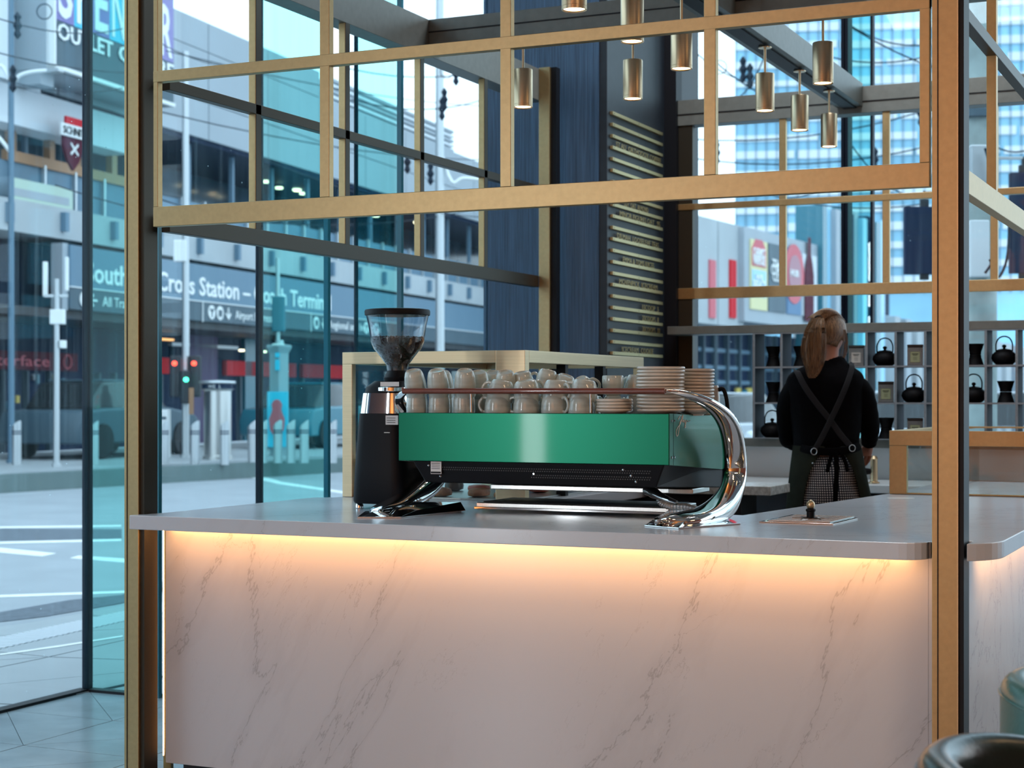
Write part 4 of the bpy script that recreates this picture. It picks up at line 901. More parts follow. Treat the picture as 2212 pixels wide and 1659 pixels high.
def sleeve(pts, rs):
    b = bmesh.new(); P = smoothpts(pts, 4); n = len(P); rr_ = []
    for i in range(n):
        f = i/(n-1)*(len(rs)-1); k = min(int(f), len(rs)-2); rr_.append(rs[k]+(rs[k+1]-rs[k])*(f-k)+.0025*math.sin(i*2.3))
    tube(b, P, rr_, 18); o = fo('sleeve', b, M['sweater'], o_j); s = o.modifiers.new('s','SUBSURF'); s.levels = 1; s.render_levels = 1; return o
o_j = o
sleeve([PX(1824,822,0), PX(1856,838,.0), PX(1870,868,.02), PX(1880,900,.05), PX(1888,925,.09), PX(1892,948,.14), PX(1893,964,.165)], [.036,.053,.054,.050,.047,.041,.033])
sleeve([PX(1740,824,0), PX(1714,844,.01), PX(1704,880,.04), PX(1706,915,.07), PX(1712,940,.11), (-.13,.24,1.13), (-.07,.34,1.10)], [.036,.052,.052,.050,.048,.042,.032])
# trousers (uv mapped gingham)
def uvloft(rings, us, vs, closed=True, thick=None):
    bm = bmesh.new(); uv = bm.loops.layers.uv.new('UVMap'); R = [[bm.verts.new(p) for p in r] for r in rings]; n = len(R[0])
    for j in range(len(R)-1):
        for i in range(n if closed else n-1):
            k = (i+1) % n; f = bm.faces.new((R[j][i], R[j][k], R[j+1][k], R[j+1][i]))
            for l, (ii, jj) in zip(f.loops, ((i,j),(i+1,j),(i+1,j+1),(i,j+1))): l[uv].uv = (ii/n*us, vs[jj])
    return bm
rings = [R3(1716,1850,985,.118,.03,36,2.2), R3(1712,1862,1010,.130,.02,36,2.2), R3(1712,1862,1040,.140,.01,36,2.2), R3(1711,1866,1070,.145,0,36,2.2), R3(1711,1867,1100,.148,0,36,2.2), R3(1711,1867,1140,.145,0,36,2.2)]
for r in rings:   # cleft between the seat halves
    for i, v in enumerate(r):
        if v.y < 0 and abs(v.x-.005) < .035: v.y += .018*(1-abs(v.x-.005)/.035)
zs = [r[0].z for r in rings]; o = fo('trousers', uvloft(rings, 100, [z*90 for z in zs]), M['gingham'])
for s in (-1, 1):
    rs = [ring((.005+s*.088, 0, z), w, w*1.05, 24) for z, w in ((.80,.093),(.72,.090),(.5,.080),(.3,.075),(.12,.072))]; lg = fo('trouser_leg', uvloft(rs, 50, [z*90 for z in (.80,.72,.5,.3,.12)]), M['gingham'], o)
    b = bmesh.new(); loft(b, [ring((.005+s*.105,.05,.002), .045, .12, 20), ring((.005+s*.105,.05,.03), .046, .12, 20), ring((.005+s*.105,.03,.07), .040, .08, 20), ring((.005+s*.10,.01,.11), .038, .045, 20)]); fo('shoe', b, M['black'])
# apron wraps from the front, open at the back
def sheet(rows, th=.004, name='apron', mt='apron', parent=person):
    b = bmesh.new(); V = [[b.verts.new(p) for p in r] for r in rows]
    for a, c in zip(V, V[1:]):
        for i in range(len(a)-1): b.faces.new((a[i], a[i+1], c[i+1], c[i]))
    o = fo(name, b, M[mt], parent); s = o.modifiers.new('solid','SOLIDIFY'); s.thickness = th; s.offset = 1; ss = o.modifiers.new('s','SUBSURF'); ss.levels = 1; ss.render_levels = 2; return o
rows = []
spec = [(962,1716,1858,.136,9,9),(976,1714,1861,.140,16,16),(1000,1711,1866,.144,32,29),(1030,1708,1872,.152,39,34),(1060,1704,1879,.159,43,37),(1090,1701,1884,.163,46,38),(1125,1699,1888,.166,48,39),(1230,1704,1886,.161,48,39)]
for k, (py, a, c, ry, gl, grr) in enumerate(spec):
    A = PX(a, py); C_ = PX(c, py); m = (A+C_)/2; m.y = .0; rx = (C_.x-A.x)/2; row = []
    lim0 = gl; lim1 = 360-grr*1.0; n = 30    # degrees from the back centre (-y)
    for i in range(n+1):
        t = lim0+(lim1-lim0)*i/n; an = math.radians(-90-t); wv = 1+.014*math.sin(i*1.1+k*.6)
        row.append((m.x+rx*wv*math.cos(an), .01+ry*wv*math.sin(an), m.z))
    rows.append(row)
ap = sheet(rows)
def ribbon(pts, w, name, mt='strap', parent=ap, th=.004):
    P = smoothpts(pts, 4); rws = []
    for i, p in enumerate(P):
        d = (P[min(i+1,len(P)-1)]-P[max(i-1,0)]).normalized(); s = Vector((0,-1,0)).cross(d).normalized()*w/2; rws.append((p-s, p+s))
    return sheet(rws, th, name, mt, parent)
ribbon([PX(1716,800,-.02), PX(1716,806,-.090), PX(1728,835,-.122), PX(1752,870,-.130), PX(1780,905,-.132), PX(1805,940,-.138), PX(1824,962,-.146)], .030, 'strap')
ribbon([PX(1834,786,-.0), PX(1834,792,-.070), PX(1820,825,-.120), PX(1802,865,-.134), PX(1780,910,-.139), PX(1762,945,-.144), PX(1748,968,-.148)], .028, 'strap')
ribbon([PX(1722,966,-.085), PX(1745,972,-.142), PX(1786,974,-.152), PX(1826,968,-.142), PX(1850,962,-.085)], .040, 'waist_tie', 'sweater')
for a in ([PX(1790,972,-.162), PX(1793,1010,-.160), PX(1790,1060,-.165), PX(1788,1120,-.168)], [PX(1784,972,-.162), PX(1779,990,-.160), PX(1772,1018,-.160)], [PX(1800,972,-.160), PX(1811,995,-.156), PX(1816,1016,-.156)]): ribbon(a, .026 if len(a) == 4 else .020, 'waist_tie', 'sweater')
for px, py in ((1745,973),(1826,966)):
    b = bmesh.new(); c = PX(px, py, -.160); P = [c+Vector((.0135*math.cos(a), 0, .0150*math.sin(a))) for a in [2*PI*i/20 for i in range(21)]]; tube(b, P, .0018, 6, up=(0,1,0)); o = fo('ring', b, M['galv'], ap)
b = bmesh.new(); bmesh.ops.create_uvsphere(b, u_segments=10, v_segments=8, radius=.004); b.transform(Matrix.Translation(PX(1743,998,-.152))); fo('stud', b, M['galv'], ap)
# hair: cap, ponytail, loose strands, band
hair_c = Vector((.010,.030,1.635))
b = bmesh.new(); bmesh.ops.create_uvsphere(b, u_segments=40, v_segments=28, radius=1)
for v in b.verts:
    x, y, z = v.co; v.co = Vector((x*.090, y*.106, z*.124)); 
    if z < 0: v.co.x *= 1-.22*(-z); v.co.y *= 1-.12*(-z)
dele = [v for v in b.verts if (v.co.y > .048 and v.co.z < .052) or (v.co.z < -.075) or (v.co.y > .0 and v.co.z < -.03)]
bmesh.ops.delete(b, geom=dele, context='VERTS')
b.transform(Matrix.Translation((.014,.043,1.630)) @ Matrix.Rotation(math.radians(-42), 4, 'Z') @ Matrix.Rotation(math.radians(-14), 4, 'X'))
hair = fo('hair', b, M['hair']); so = hair.modifiers.new('solid','SOLIDIFY'); so.thickness = .006
b = bmesh.new()
pts = [(PX(1765,688,-.050),.020,.020),(PX(1757,700,-.085),.034,.028),(PX(1752,722,-.100),.046,.034),(PX(1750,748,-.100),.052,.034),(PX(1750,772,-.098),.046,.030),(PX(1750,790,-.102),.034,.022),(PX(1748,803,-.106),.018,.012),(PX(1745,812,-.108),.005,.004)]
P = [Vector(p) for p, _, _ in pts]; rings = []
for i, (p, rx, ry) in enumerate(pts):
    rg = ring(p, rx, ry, 26); rg = [q+Vector((.0035*math.sin(k*2.1), .0035*math.cos(k*3.3), 0)) for k, q in enumerate(rg)]; rings.append(rg)
loft(b, rings); pt = fo('ponytail', b, M['hair'], hair); s = pt.modifiers.new('s','SUBSURF'); s.levels = 1; s.render_levels = 2
rnd = random.Random(4); b = bmesh.new()
for k in range(150):
    a = rnd.uniform(0, 2*PI); f = rnd.uniform(.95, 1.08); st = []
    sx = rnd.uniform(-.002,.002)
    for i, (p, rx, ry) in enumerate(pts): st.append(Vector((p.x+rx*f*math.cos(a)+sx*i+rnd.uniform(-.0012,.0012), p.y+ry*f*math.sin(a), p.z-rnd.uniform(0,.012)*(i > 5))))
    tube(b, smoothpts(st, 2), .0011, 3)
for k in range(130):   # combed strands over the skull to the band
    th = rnd.uniform(-1.15, 1.35); ph = rnd.uniform(.1, 1.25); e = Vector((.100*math.sin(th)*math.sin(ph+.3), .02-.095*math.cos(th)*.3, .112*math.cos(ph)))
    p0 = hair_c+Vector((.096*math.sin(th), .058*math.cos(th)*.6, .105*math.cos(th*.75)*.95)); p2 = PX(1764,692,-.055); mdl = (p0+p2)/2; mdl = hair_c+(mdl-hair_c).normalized()*.112
    tube(b, smoothpts([p0, mdl, p2+Vector((rnd.uniform(-.01,.01),0,rnd.uniform(-.01,.01)))], 4), .0012, 3)
for k in range(16):    # loose strands by the cheek
    x0 = 1818+rnd.uniform(-5,8); tube(b, smoothpts([PX(x0,712,-.01), PX(x0+5,735,-.01), PX(x0+3+rnd.uniform(-3,3),762,-.005), PX(x0-2+rnd.uniform(-4,3),785-rnd.uniform(0,12),-.01)], 3), .0009, 3)
o = fo('hair_strands', b, M['hair'], hair); o['kind'] = 'stuff'
b = bmesh.new(); c = PX(1764,691,-.052); P = [c+Vector((.019*math.cos(a), .006*math.sin(a), .017*math.sin(a))) for a in [2*PI*i/16 for i in range(17)]]; tube(b, P, .004, 6); fo('hair_band', b, M['black'], hair)
# glasses arm
b = bmesh.new(); P = [PX(1822,722,.075)+Vector((.010*math.cos(a), .012*math.cos(a), .015*math.sin(a))) for a in [2*PI*i/16 for i in range(17)]]; tube(b, P, .0013, 5); g = fo('glasses', b, M['black'])

# ================================================================ TUB CHAIRS (near camera, lower right)
def tub_chair(cx, cy, rz, r, ztop, lab, lm='leather'):
    root = thing('tub_chair', lab, 'chair', (cx, cy, 0), rz, 'leather tub chairs')
    def shell(r0, r1, z0, topf, a0, a1, n=36):
        b = bmesh.new(); rings = []
        for i in range(n+1):
            t = i/n; a = math.radians(a0+(a1-a0)*t); zt = topf(t); c, s = math.cos(a), math.sin(a); m = (r0+r1)/2; h = (r1-r0)/2; prof = [(r0,z0),(r0,zt-h)]
            for k in range(1, 8): q = PI-PI*k/8; prof.append((m+h*math.cos(q), zt-h+h*math.sin(q)))
            prof += [(r1,zt-h),(r1,z0)]; rings.append([Vector((rr_*c, rr_*s, z)) for rr_, z in prof])
        loft(b, rings); return b
    tf = lambda t: ztop-.16*abs(2*t-1)**2.6
    obj('backrest', shell(r-.07, r, .38, tf, 0, 250), M[lm], root, fixed=True, smooth=True)
    b = bmesh.new(); tube(b, [Vector(((r+.001)*math.cos(math.radians(250*i/36)), (r+.001)*math.sin(math.radians(250*i/36)), tf(i/36)-.035)) for i in range(37)], .003, 6); obj('seam', b, M[lm], root, fixed=True, smooth=True)
    b = bmesh.new(); lathe(b, [(r-.08,.36),(r-.07,.38),(r-.07,.44),(r-.10,.465),(.001,.475)], 36); obj('seat', b, M[lm], root, fixed=True, smooth=True)
    for k in range(4):
        a = PI/4+k*PI/2; b = bmesh.new(); tube(b, [((r-.12)*math.cos(a), (r-.12)*math.sin(a), .37), ((r-.05)*math.cos(a), (r-.05)*math.sin(a), 0)], [.016,.010], 10); obj('leg', b, M['brass'], root, fixed=True, smooth=True)
    return root
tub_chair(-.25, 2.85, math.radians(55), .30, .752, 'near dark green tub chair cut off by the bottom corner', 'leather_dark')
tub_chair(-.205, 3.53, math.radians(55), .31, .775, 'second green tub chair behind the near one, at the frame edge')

# ================================================================ STATION BUILDING ACROSS THE ROAD
UF = Vector((-.110, .994, 0)).normalized(); NF = Vector((UF.y, -UF.x, 0)); DF = -18.5
def plane_hit(px, py, N, D, o=0.0): r = ray(px); return atd(px, py, (D+o)/r.dot(N))
MF = basis(NF*DF, UF, UP)
def S(px, o=0.0): return plane_hit(px, HY, NF, DF, o).dot(UF)
def Zf(px, py, o=0.0): return plane_hit(px, py, NF, DF, o).z
def Fb(name, s0, s1, z0, z1, o0, o1, m, parent, label=None, M_=None):
    ob = obj(name, box(s0, s1, z0, z1, o0, o1), M[m] if isinstance(m, str) else m, parent, M=M_ if M_ is not None else MF)
    if label: ob['label'] = label
    return ob
c0 = MF @ Vector((30, .2, 0))
st = thing('station_building', 'grey clad station building with blue name board across the road', 'building', (c0.x, c0.y, 0))
# upper cladding in panels
s = 16.0; k = 0; sEnd = 64.0; s700 = S(735); s990 = S(992)
clad = Fb('upper_wall', 16, sEnd, 7.2, 9.2, -4, -.06, 'cladding', st)
while s < sEnd:
    s2 = min(s+3.0, sEnd)
    Fb('cladding_panel', s+.02, s2-.02, 7.20, 8.02, -.06, .0, 'cladding', st); Fb('cladding_panel', s+.02, s2-.02, 8.05, 9.18, -.06, -.01, 'cladding', st)
    if s2 < s700+1.5: Fb('cladding_panel', s+.02, s2-.02, 9.20, 9.86, -.5, -.01, 'cladding', st)
    s += 3.0
for k in range(5): Fb('louvre', s700-.3, s990, 9.24+k*.15, 9.33+k*.15, -.35, -.18, 'cladding_white' if k % 2 else 'cladding', st)
Fb('louvre_backing', s700, s990, 9.2, 9.95, -1.2, -.6, 'cladding', st)
# glazed upper concourse with posts
Fb('soffit', 16, sEnd, 7.1, 7.2, -3, -.1, 'navy', st)
gl = Fb('concourse_glazing', 16, sEnd, 4.95, 7.1, -3.0, -2.9, 'deepblue', st)
rnd = random.Random(9)
s = 17.0
while s < sEnd: Fb('glazing_bar', s, s+.10, 4.95, 7.1, -.50, -.40, 'sign_blue', st); s += 2.1
o = Fb('balustrade', 16, sEnd, 4.95, 5.75, -.22, -.18, 'sign_blue', st, 'blue glass balustrade along the upper level')
s = 17.2
while s < sEnd: Fb('baluster', s, s+.06, 4.9, 5.8, -.18, -.10, 'galv', st); s += 1.05
for px, py in ((603,408),(595,470),(643,370),(655,420),(825,406),(812,468),(640,368),(575,348),(900,420)):
    h = plane_hit(px, py, NF, DF, -1.6); bb = bmesh.new(); lathe(bb, [(.10,0),(.10,.05)], 12); obj('downlight', bb, M['warmlamp'], st, M=Matrix.Translation((h.x, h.y, min(h.z, 7.04))))
Fb('fascia_beam', 16, sEnd, 4.36, 4.95, -.6, .38, 'concrete', st, 'pale concrete fascia beam')
s = 17.0
while s < sEnd: Fb('fascia_bracket', s, s+.12, 4.50, 4.86, .38, .50, 'sign_blue', st); s += 1.75
Fb('recess', 16, sEnd, 3.0, 4.36, -.7, -.6, 'navy', st)
sL = S(152, .6); o = Fb('name_board', sL, S(1120,.6), 3.45, 4.24, .40, .60, 'sign_blue', st, 'grey blue name board lettered Southern Cross Station – Coach Terminal')
Fb('board_line', sL, S(1120,.6), 3.435, 3.455, .55, .61, 'white', o); 
o2 = Fb('direction_board', sL, S(1120,.6), 3.02, 3.435, .40, .59, 'sign_dark', st, 'dark direction board with arrows')
Fb('board_edge', S(130,.5), sL, 3.0, 4.26, .3, .55, 'cladding', st)
def Ft(sx0, z, w, h, s_, m='white', parent=o, off=.605, bold=False): return text(s_, M[m], parent, MF @ Matrix.Translation((sx0, z, off)), w=w, h=h, depth=.02, bold=bold)
a, c = S(184,.6), S(714,.6); zb = Zf(430, 637, .6)
Ft(a, zb, c-a, .40, 'Southern Cross Station \u2013 Coach Terminal', bold=True)
def icon(px, kind):
    sc = S(px, .6); z = 3.225; bb = bmesh.new(); bb2 = bmesh.new()
    if kind == 'disc':
        lathe(bb, [(.155,0),(.155,.02)], 24); d_ = obj('pictogram', bb, M['white'], o2, M=MF @ Matrix.Translation((sc, z, .592)))
        bx(bb2, -.075, .075, -.06, .07, .02, .03); bx(bb2, -.06, -.03, -.09, -.06, .02, .03); bx(bb2, .03, .06, -.09, -.06, .02, .03); obj('pictogram_bus', bb2, M['sign_dark'], o2, M=MF @ Matrix.Translation((sc, z, .592)))
    elif kind == 'plane':
        lathe(bb, [(.155,0),(.155,.02)], 24); obj('pictogram', bb, M['white'], o2, M=MF @ Matrix.Translation((sc, z, .592)))
        prism(bb2, [(-.018,-.11),(.018,-.11),(.018,-.01),(.10,.07),(.075,.095),(.0,.045),(-.075,.095),(-.10,.07),(-.018,-.01)], .02, .03); obj('pictogram_plane', bb2, M['sign_dark'], o2, M=MF @ Matrix.Translation((sc, z, .592)))
    else:
        prism(bb2, [(-.02,.14),(.02,.14),(.02,-.06),(.10,.02),(.125,-.01),(0,-.14),(-.125,-.01),(-.10,.02),(-.02,-.06)], 0, .02)
        R = Matrix.Rotation(0 if kind == 'down' else -PI/2, 4, 'Z'); obj('arrow', bb2, M['white'], o2, M=MF @ Matrix.Translation((sc, z, .592)) @ R)
icon(182,'disc'); icon(201,'left'); icon(457,'plane'); icon(475,'disc'); icon(493,'down'); icon(683,'disc'); icon(699,'down'); icon(791,'plane'); icon(812,'disc')
def dt(s_, p0, p1, h=.20, z=3.13): a, c = S(p0,.6), S(p1,.6); Ft(a, z, c-a, h, s_, parent=o2, off=.592)
dt('All Trains', 222, 290); dt('Airport Express', 509, 587); dt('Regional and Interstate', 711, 822)
for px in (438, 672): q = S(px,.6); Fb('board_line', q, q+.03, 3.0, 3.44, .58, .60, 'white', o2)
# ground floor shopfronts
Fb('shopfront_wall', 16, sEnd, .235, 3.05, -1.6, -1.5, 'navy', st)
Fb('canopy_soffit', 16, sEnd, 2.85, 3.02, -1.5, .4, 'blackpanel', st)
def strip(p0, p1, m, z0=1.90, z1=2.27, nm='fascia_strip', o0=-1.5, o1=-1.38): return Fb(nm, S(p0, o1), S(p1, o1), z0, z1, o0, o1, m, st)
dr = strip(-60, 168, 'darkred')
a, c = S(-40,-1.38), S(106,-1.38); Ft(a, 1.98, c-a, .22, 'Interface', 'pinkred', dr, -1.375)
bb = bmesh.new(); P_ = [(.14*math.cos(2*PI*i/24), .14*math.sin(2*PI*i/24), 0) for i in range(25)]; tube(bb, P_, .018, 5); q = S(146,-1.36); obj('round_logo', bb, M['pinkred'], dr, M=MF @ Matrix.Translation((q, 2.09, -1.36)))
for p0, p1 in ((-20+365-5,366),(386,397),(490,640),(655,760)): strip(p0, p1, 'red')
strip(372, 384, 'sign_blue', 1.95, 2.1); strip(410, 470, 'purple', .24, 2.85, 'shop_column'); strip(530, 552, 'teal_dark', .24, 2.85, 'shop_column')
strip(352, 376, 'orangelamp', 2.66, 2.70, 'light_tube', -1.2, -1.1); 
for px in (522, 570): bb = bmesh.new(); lathe(bb, [(.07,0),(.07,.04)], 10); h = plane_hit(px, 732, NF, DF, -1); obj('downlight', bb, M['warmlamp'], st, M=Matrix.Translation((h.x,h.y,2.5)))
strip(372, 515, 'galv', 2.56, 2.64, 'roller_housing')
for k in range(9): strip(374, 513, 'navy', 2.3+k*.028, 2.32+k*.028, 'roller_slat', -1.5, -1.40)
for px in (10, 60, 110, 215, 250, 350, 520, 560, 612, 655, 700, 742): strip(px, px+3, 'sign_dark', .24, 1.88, 'shopfront_bar')
rnd = random.Random(21)
for k in range(34):
    px = rnd.choice(list(range(0, 160, 9))+list(range(560, 760, 7))); z = rnd.uniform(.6, 1.75)
    strip(px, px+rnd.uniform(3, 8), rnd.choice(['sign_blue','yellow','teal_dark','sign_dark','cladding']), z, z+rnd.uniform(.08,.2), 'window_display', -1.5, -1.45)
# outlet sign box over the corner
sb0, sb1 = S(116, 1.1), S(377, 1.1); zlo = Zf(116, 146, 1.1)
sg = Fb('sign_box', sb0, sb1, zlo, 12.2, .05, 1.0, 'cladding', st, 'tall dark sign box lettered SPENCER OUTLET CENTRE'); Fb('sign_face', sb0+.04, sb1, zlo+.07, 12.2, 1.0, 1.08, 'sign_dark', sg)
Fb('sign_edge', sb0, sb1, zlo, zlo+.07, .95, 1.12, 'white', sg); Fb('sign_edge', sb0, sb0+.05, zlo, 12.2, .95, 1.12, 'white', sg)
nL = 7; wl = (sb1-sb0-.1)/nL; zrow = Zf(160, 44, 1.1)
for i, ch in enumerate('SPENCER'):
    Fb('colour_block', sb0+.06+i*wl, sb0+.06+(i+1)*wl, zrow-.10, zrow+1.25, 1.08, 1.10, ('purple','cyan')[i % 2] if False else (mat('violet block',(.20,.16,.42),.5) if i % 2 == 0 and i == 0 else ('cyan' if i % 2 else bpy.data.materials['violet block'])), sg)
    Ft(sb0+.06+i*wl+wl*.12, zrow, wl*.76, 1.05, ch, 'white', sg, 1.105, True)
zr2 = Zf(130, 84, 1.1)
Ft(S(124,1.1), zr2, S(243,1.1)-S(124,1.1), .30, 'OUTLET', 'white', sg, 1.105, True); Ft(S(256,1.1), zr2, S(374,1.1)-S(256,1.1), .30, 'CENTRE', 'white', sg, 1.105, True)
for p0, p1, m, o1 in ((-90,24,'cladding_white',.5),(24,88,'cladding_white',.25),(88,116,'cladding',.8)): Fb('cladding_column', S(p0,o1), S(p1,o1), 7.05, 12.5, -.05, o1, m, st)
Fb('white_band', 16, S(264), 6.35, 7.06, -.4, .2, 'cladding_white', st)
# terrace with timber posts, banner and badge
for px in (20, 103, 160, 238): Fb('terrace_post', S(px,-.3), S(px+11,-.3), 4.95, 6.4, -.40, -.25, 'orange', st)
Fb('terrace_beam', S(8,-.2), S(300,-.2), 5.75, 5.95, -.25, -.12, 'orange', st)
bn = Fb('banner', S(3), S(140), 4.85, 5.38, .15, .18, mat('pale green banner', (.50,.62,.52), .7), st, 'pale green banner'); Fb('banner_stripe', S(10), S(132), 5.05, 5.2, .18, .185, 'cladding', bn)
q0, q1 = S(131,.6), S(191,.6); zc = Zf(160, 300, .6); qm = (q0+q1)/2; hw = (q1-q0)/2
bb = bmesh.new(); prism(bb, [(-.72*hw,.18),(.72*hw,.18),(.72*hw,-.15),(.4*hw,-.42),(0,-.6),(-.4*hw,-.42),(-.72*hw,-.15)], 0, .06); sh = obj('shield_sign', bb, M['darkred'], st, M=MF @ Matrix.Translation((qm, zc, .52))); sh['label'] = 'red shield badge with white lettered band'
Fb('shield_band', q0, q1, zc+.02, zc+.25, .58, .62, 'white', sh); Ft(q0+.06, zc+.06, (q1-q0)-.12, .15, 'SCHNITZ', 'black', sh, .625); Fb('shield_top', qm-.6*hw, qm+.6*hw, zc+.25, zc+.40, .55, .60, 'red', sh)
for an in (40, -40): bb = bmesh.new(); bx(bb, -.16, .16, -.02, .02, 0, .02); obj('shield_mark', bb, M['white'], sh, M=MF @ Matrix.Translation((qm, zc-.2, .585)) @ Matrix.Rotation(math.radians(an),4,'Z'))

# ================================================================ RIGHT-HAND BUILDINGS BEYOND THE REAR GLASS
Pa, Pb = atd(1486, 454, 60), atd(1770, 527, 73.2); U2 = (Pb-Pa); U2.z = 0; U2.normalize(); N2 = Vector((U2.y, -U2.x, 0)); D2 = Pa.dot(N2); M2 = basis(N2*D2, U2, UP)
def S2(px, o=0.0): return plane_hit(px, HY, N2, D2, o).dot(U2)
def Z2(px, py, o=0.0): return plane_hit(px, py, N2, D2, o).z
def G(name, p0, p1, z0, z1, o0, o1, m, parent): return Fb(name, S2(p0,o1), S2(p1,o1), z0, z1, o0, o1, m, parent, None, M2)
c0 = M2 @ Vector((60, 0, 0))
rt = thing('retail_building', 'grey retail building with red banners and shop posters beyond the rear window', 'building', (c0.x, c0.y, 0))
for p0, p1 in ((1330,1400),(1402,1484),(1486,1550),(1552,1606)): G('wall_panel', p0, p1, 4.1, 8.05, -4, -.25, 'concrete', rt)
wp = G('poster_wall', 1608, 1768, 4.32, 8.0, -3.5, 0, 'cladding_white' if False else 'cladding', rt)
for px in (1486, 1534, 1578): G('red_banner', px, px+13, Z2(px,685), Z2(px,558), -.25, -.18, 'pinkred' if px < 1578 else 'red', rt)
def T2(p0, p1, py, s_, m, parent, o_=.10): a, c = S2(p0,o_), S2(p1,o_); return text(s_, M[m], parent, M2 @ Matrix.Translation((a, Z2((p0+p1)/2, py, o_), o_)), w=c-a, h=(c-a)*.28, depth=.02, bold=True)
p = G('poster', 1622, 1658, Z2(1640,670), Z2(1640,521), 0, .06, mat('cream yellow poster', (.72,.66,.36), .6), wp); 
G('poster_block', 1625, 1655, Z2(1640,577), Z2(1640,540), .06, .08, 'pinkred', wp)
bb = bmesh.new(); a, c = S2(1624,.08), S2(1656,.08); zz = Z2(1640,541,.08); prism(bb, [(a,zz),(c,zz),((c+a)/2+.4,zz+.42),((a+c)/2-.4,zz+.42)], .06, .08); obj('poster_roof', bb, M['pinkred'], wp, M=M2)
T2(1627,1653,557,'CHEMIST','white',wp); T2(1627,1653,572,'WAREHOUSE','white',wp); G('poster_block', 1625, 1655, Z2(1640,642), Z2(1640,585), .06, .08, 'sky_glass', wp); T2(1632,1648,606,'WE','white',wp); T2(1628,1653,626,'BEAT','white',wp)
G('poster', 1661, 1697, Z2(1680,675), Z2(1680,530), 0, .06, 'sign_dark', wp); T2(1668,1691,580,'THE','white',wp); T2(1666,1693,595,'COFFEE','white',wp); T2(1669,1690,608,'CLUB','white',wp)
G('poster', 1701, 1731, Z2(1716,680), Z2(1716,540), 0, .06, mat('blue poster', (.10,.20,.34), .6), wp)
bb = bmesh.new(); lathe(bb, [(1.25,0),(1.25,.03)], 28); q = S2(1716,.08); obj('poster_ring', bb, M['pinkred'], wp, M=M2 @ Matrix.Translation((q, Z2(1716,593), .06))); bb = bmesh.new(); lathe(bb, [(.8,0),(.8,.03)], 24); obj('poster_disc', bb, mat('dusty rose', (.45,.22,.26), .6), wp, M=M2 @ Matrix.Translation((q, Z2(1716,593), .09))); T2(1708,1725,597,'HUB','white',wp,.14)
G('poster', 1734, 1765, Z2(1750,684), Z2(1750,552), 0, .06, 'cladding_white', wp)
bb = bmesh.new(); q = S2(1747,.08); lathe(bb, [(.55,0),(.62,.3),(.62,2.0),(.45,2.5),(.22,2.9),(.22,3.6)], 16)
for v in bb.verts: v.co = Vector((v.co.x, v.co.z-1.9, .03+v.co.y*.05))
obj('poster_bottle', bb, M['darkred'], wp, M=M2 @ Matrix.Translation((q, Z2(1748,600), .08)))
G('lower_wall', 1330, 1766, .235, 4.1, -3, -2.2, 'navy', rt)
for z in (1.9, 2.5, 3.2): G('shop_band', 1330, 1766, z, z+.16, -2.2, -2.1, 'sign_blue', rt)
for px in range(1495, 1760, 26): G('shopfront_bar', px, px+3, .3, 4.1, -2.2, -2.0, 'sign_dark', rt)
for px, py, m in ((1592,846,'yellow'),(1605,850,'teal_dark'),(1615,846,'yellow'),(1520,905,'sign_blue'),(1545,880,'teal_dark')): G('lit_poster', px, px+10, Z2(px,py+14,-2), Z2(px,py-8,-2), -2.1, -2.0, m, rt)
c0 = M2 @ Vector((85, 0, 0)); tb = thing('teal_building', 'building with teal and navy vertical fins beside the posters', 'building', (c0.x, c0.y, 0))
px = 1768; k = 0
while px < 1912:
    G('facade_fin', px, px+9.2, .235, 9.5+.25*((k*7) % 3), -1, (-.4,.25,0)[k % 3], ('cladding','teal_dark','sky_glass','navy')[k % 4], tb); px += 9.6; k += 1
while px < 2230: G('facade_fin', px, px+11.5, .235, 5.9-.03*k, -5, (0,.3)[k % 2], ('cladding_white','concrete','sign_blue','cladding')[k % 4], tb); px += 12; k += 1
ww = rt
for k, (p0, p1, y0, y1) in enumerate(((1728,1762,470,478),(1728,1762,498,506),(1730,1734,470,540),(1757,1761,470,540),(1742,1745,478,500))):
    A = atd(p0, y1, 90); B = atd(p1, y0, 90); bb = bmesh.new(); d_ = (B-A); d_.z = 0; w = d_.length; bx(bb, 0, w, A.z, B.z, 0, .5); 
    mm = basis((A.x, A.y, 0), d_, UP); bb2 = bmesh.new(); bx(bb2, 0, w, A.z, B.z, -.5, 0); bb.free(); obj('terrace_bar', bb2, M['sky_white'], ww, M=mm)
# curtain wall tower
TD = 190.0; tl = atd(1588, HY, TD); ut = (RGT*math.cos(math.radians(9))-FWD*math.sin(math.radians(9))); MT = basis((tl.x, tl.y, 0), ut, UP)
tw = thing('office_tower', 'tall pale blue curtain wall tower with white spandrels', 'tower', (tl.x, tl.y, 0))
obj('glazing', box(0, 46, 0, 62, -12, 0), M['sky_glass'], tw, M=MT)
rnd = random.Random(12)
spm = obj('spandrel', box(0, 1, 0, 1, 0, .25), M['sky_white'], tw, fixed=True); spd = spm.data
first_ = True
z = 14.0; 
while z < 60:
    x = 0.0
    while x < 46:
        w = rnd.uniform(5, 13); w = min(w, 46-x); h = rnd.uniform(.55, 1.0)
        oo = spm if first_ else bpy.data.objects.new('spandrel', spd)
        if not first_: COL.objects.link(oo); oo.parent = tw
        first_ = False
        oo.matrix_local = Matrix.Translation((-tl.x, -tl.y, 0)) @ MT @ Matrix.Translation((x, z+rnd.uniform(-.15,.15), 0)) @ Matrix.Diagonal((w-.4, h, 1, 1))
        x += w
    z += 2.05
spd.transform(Matrix.Translation((tl.x, tl.y, 0)) @ Matrix.Identity(4)) if False else None
mu_ = bmesh.new()
for k in range(40): bx(mu_, k*1.16, k*1.16+.07, 13, 62, .0, .35)
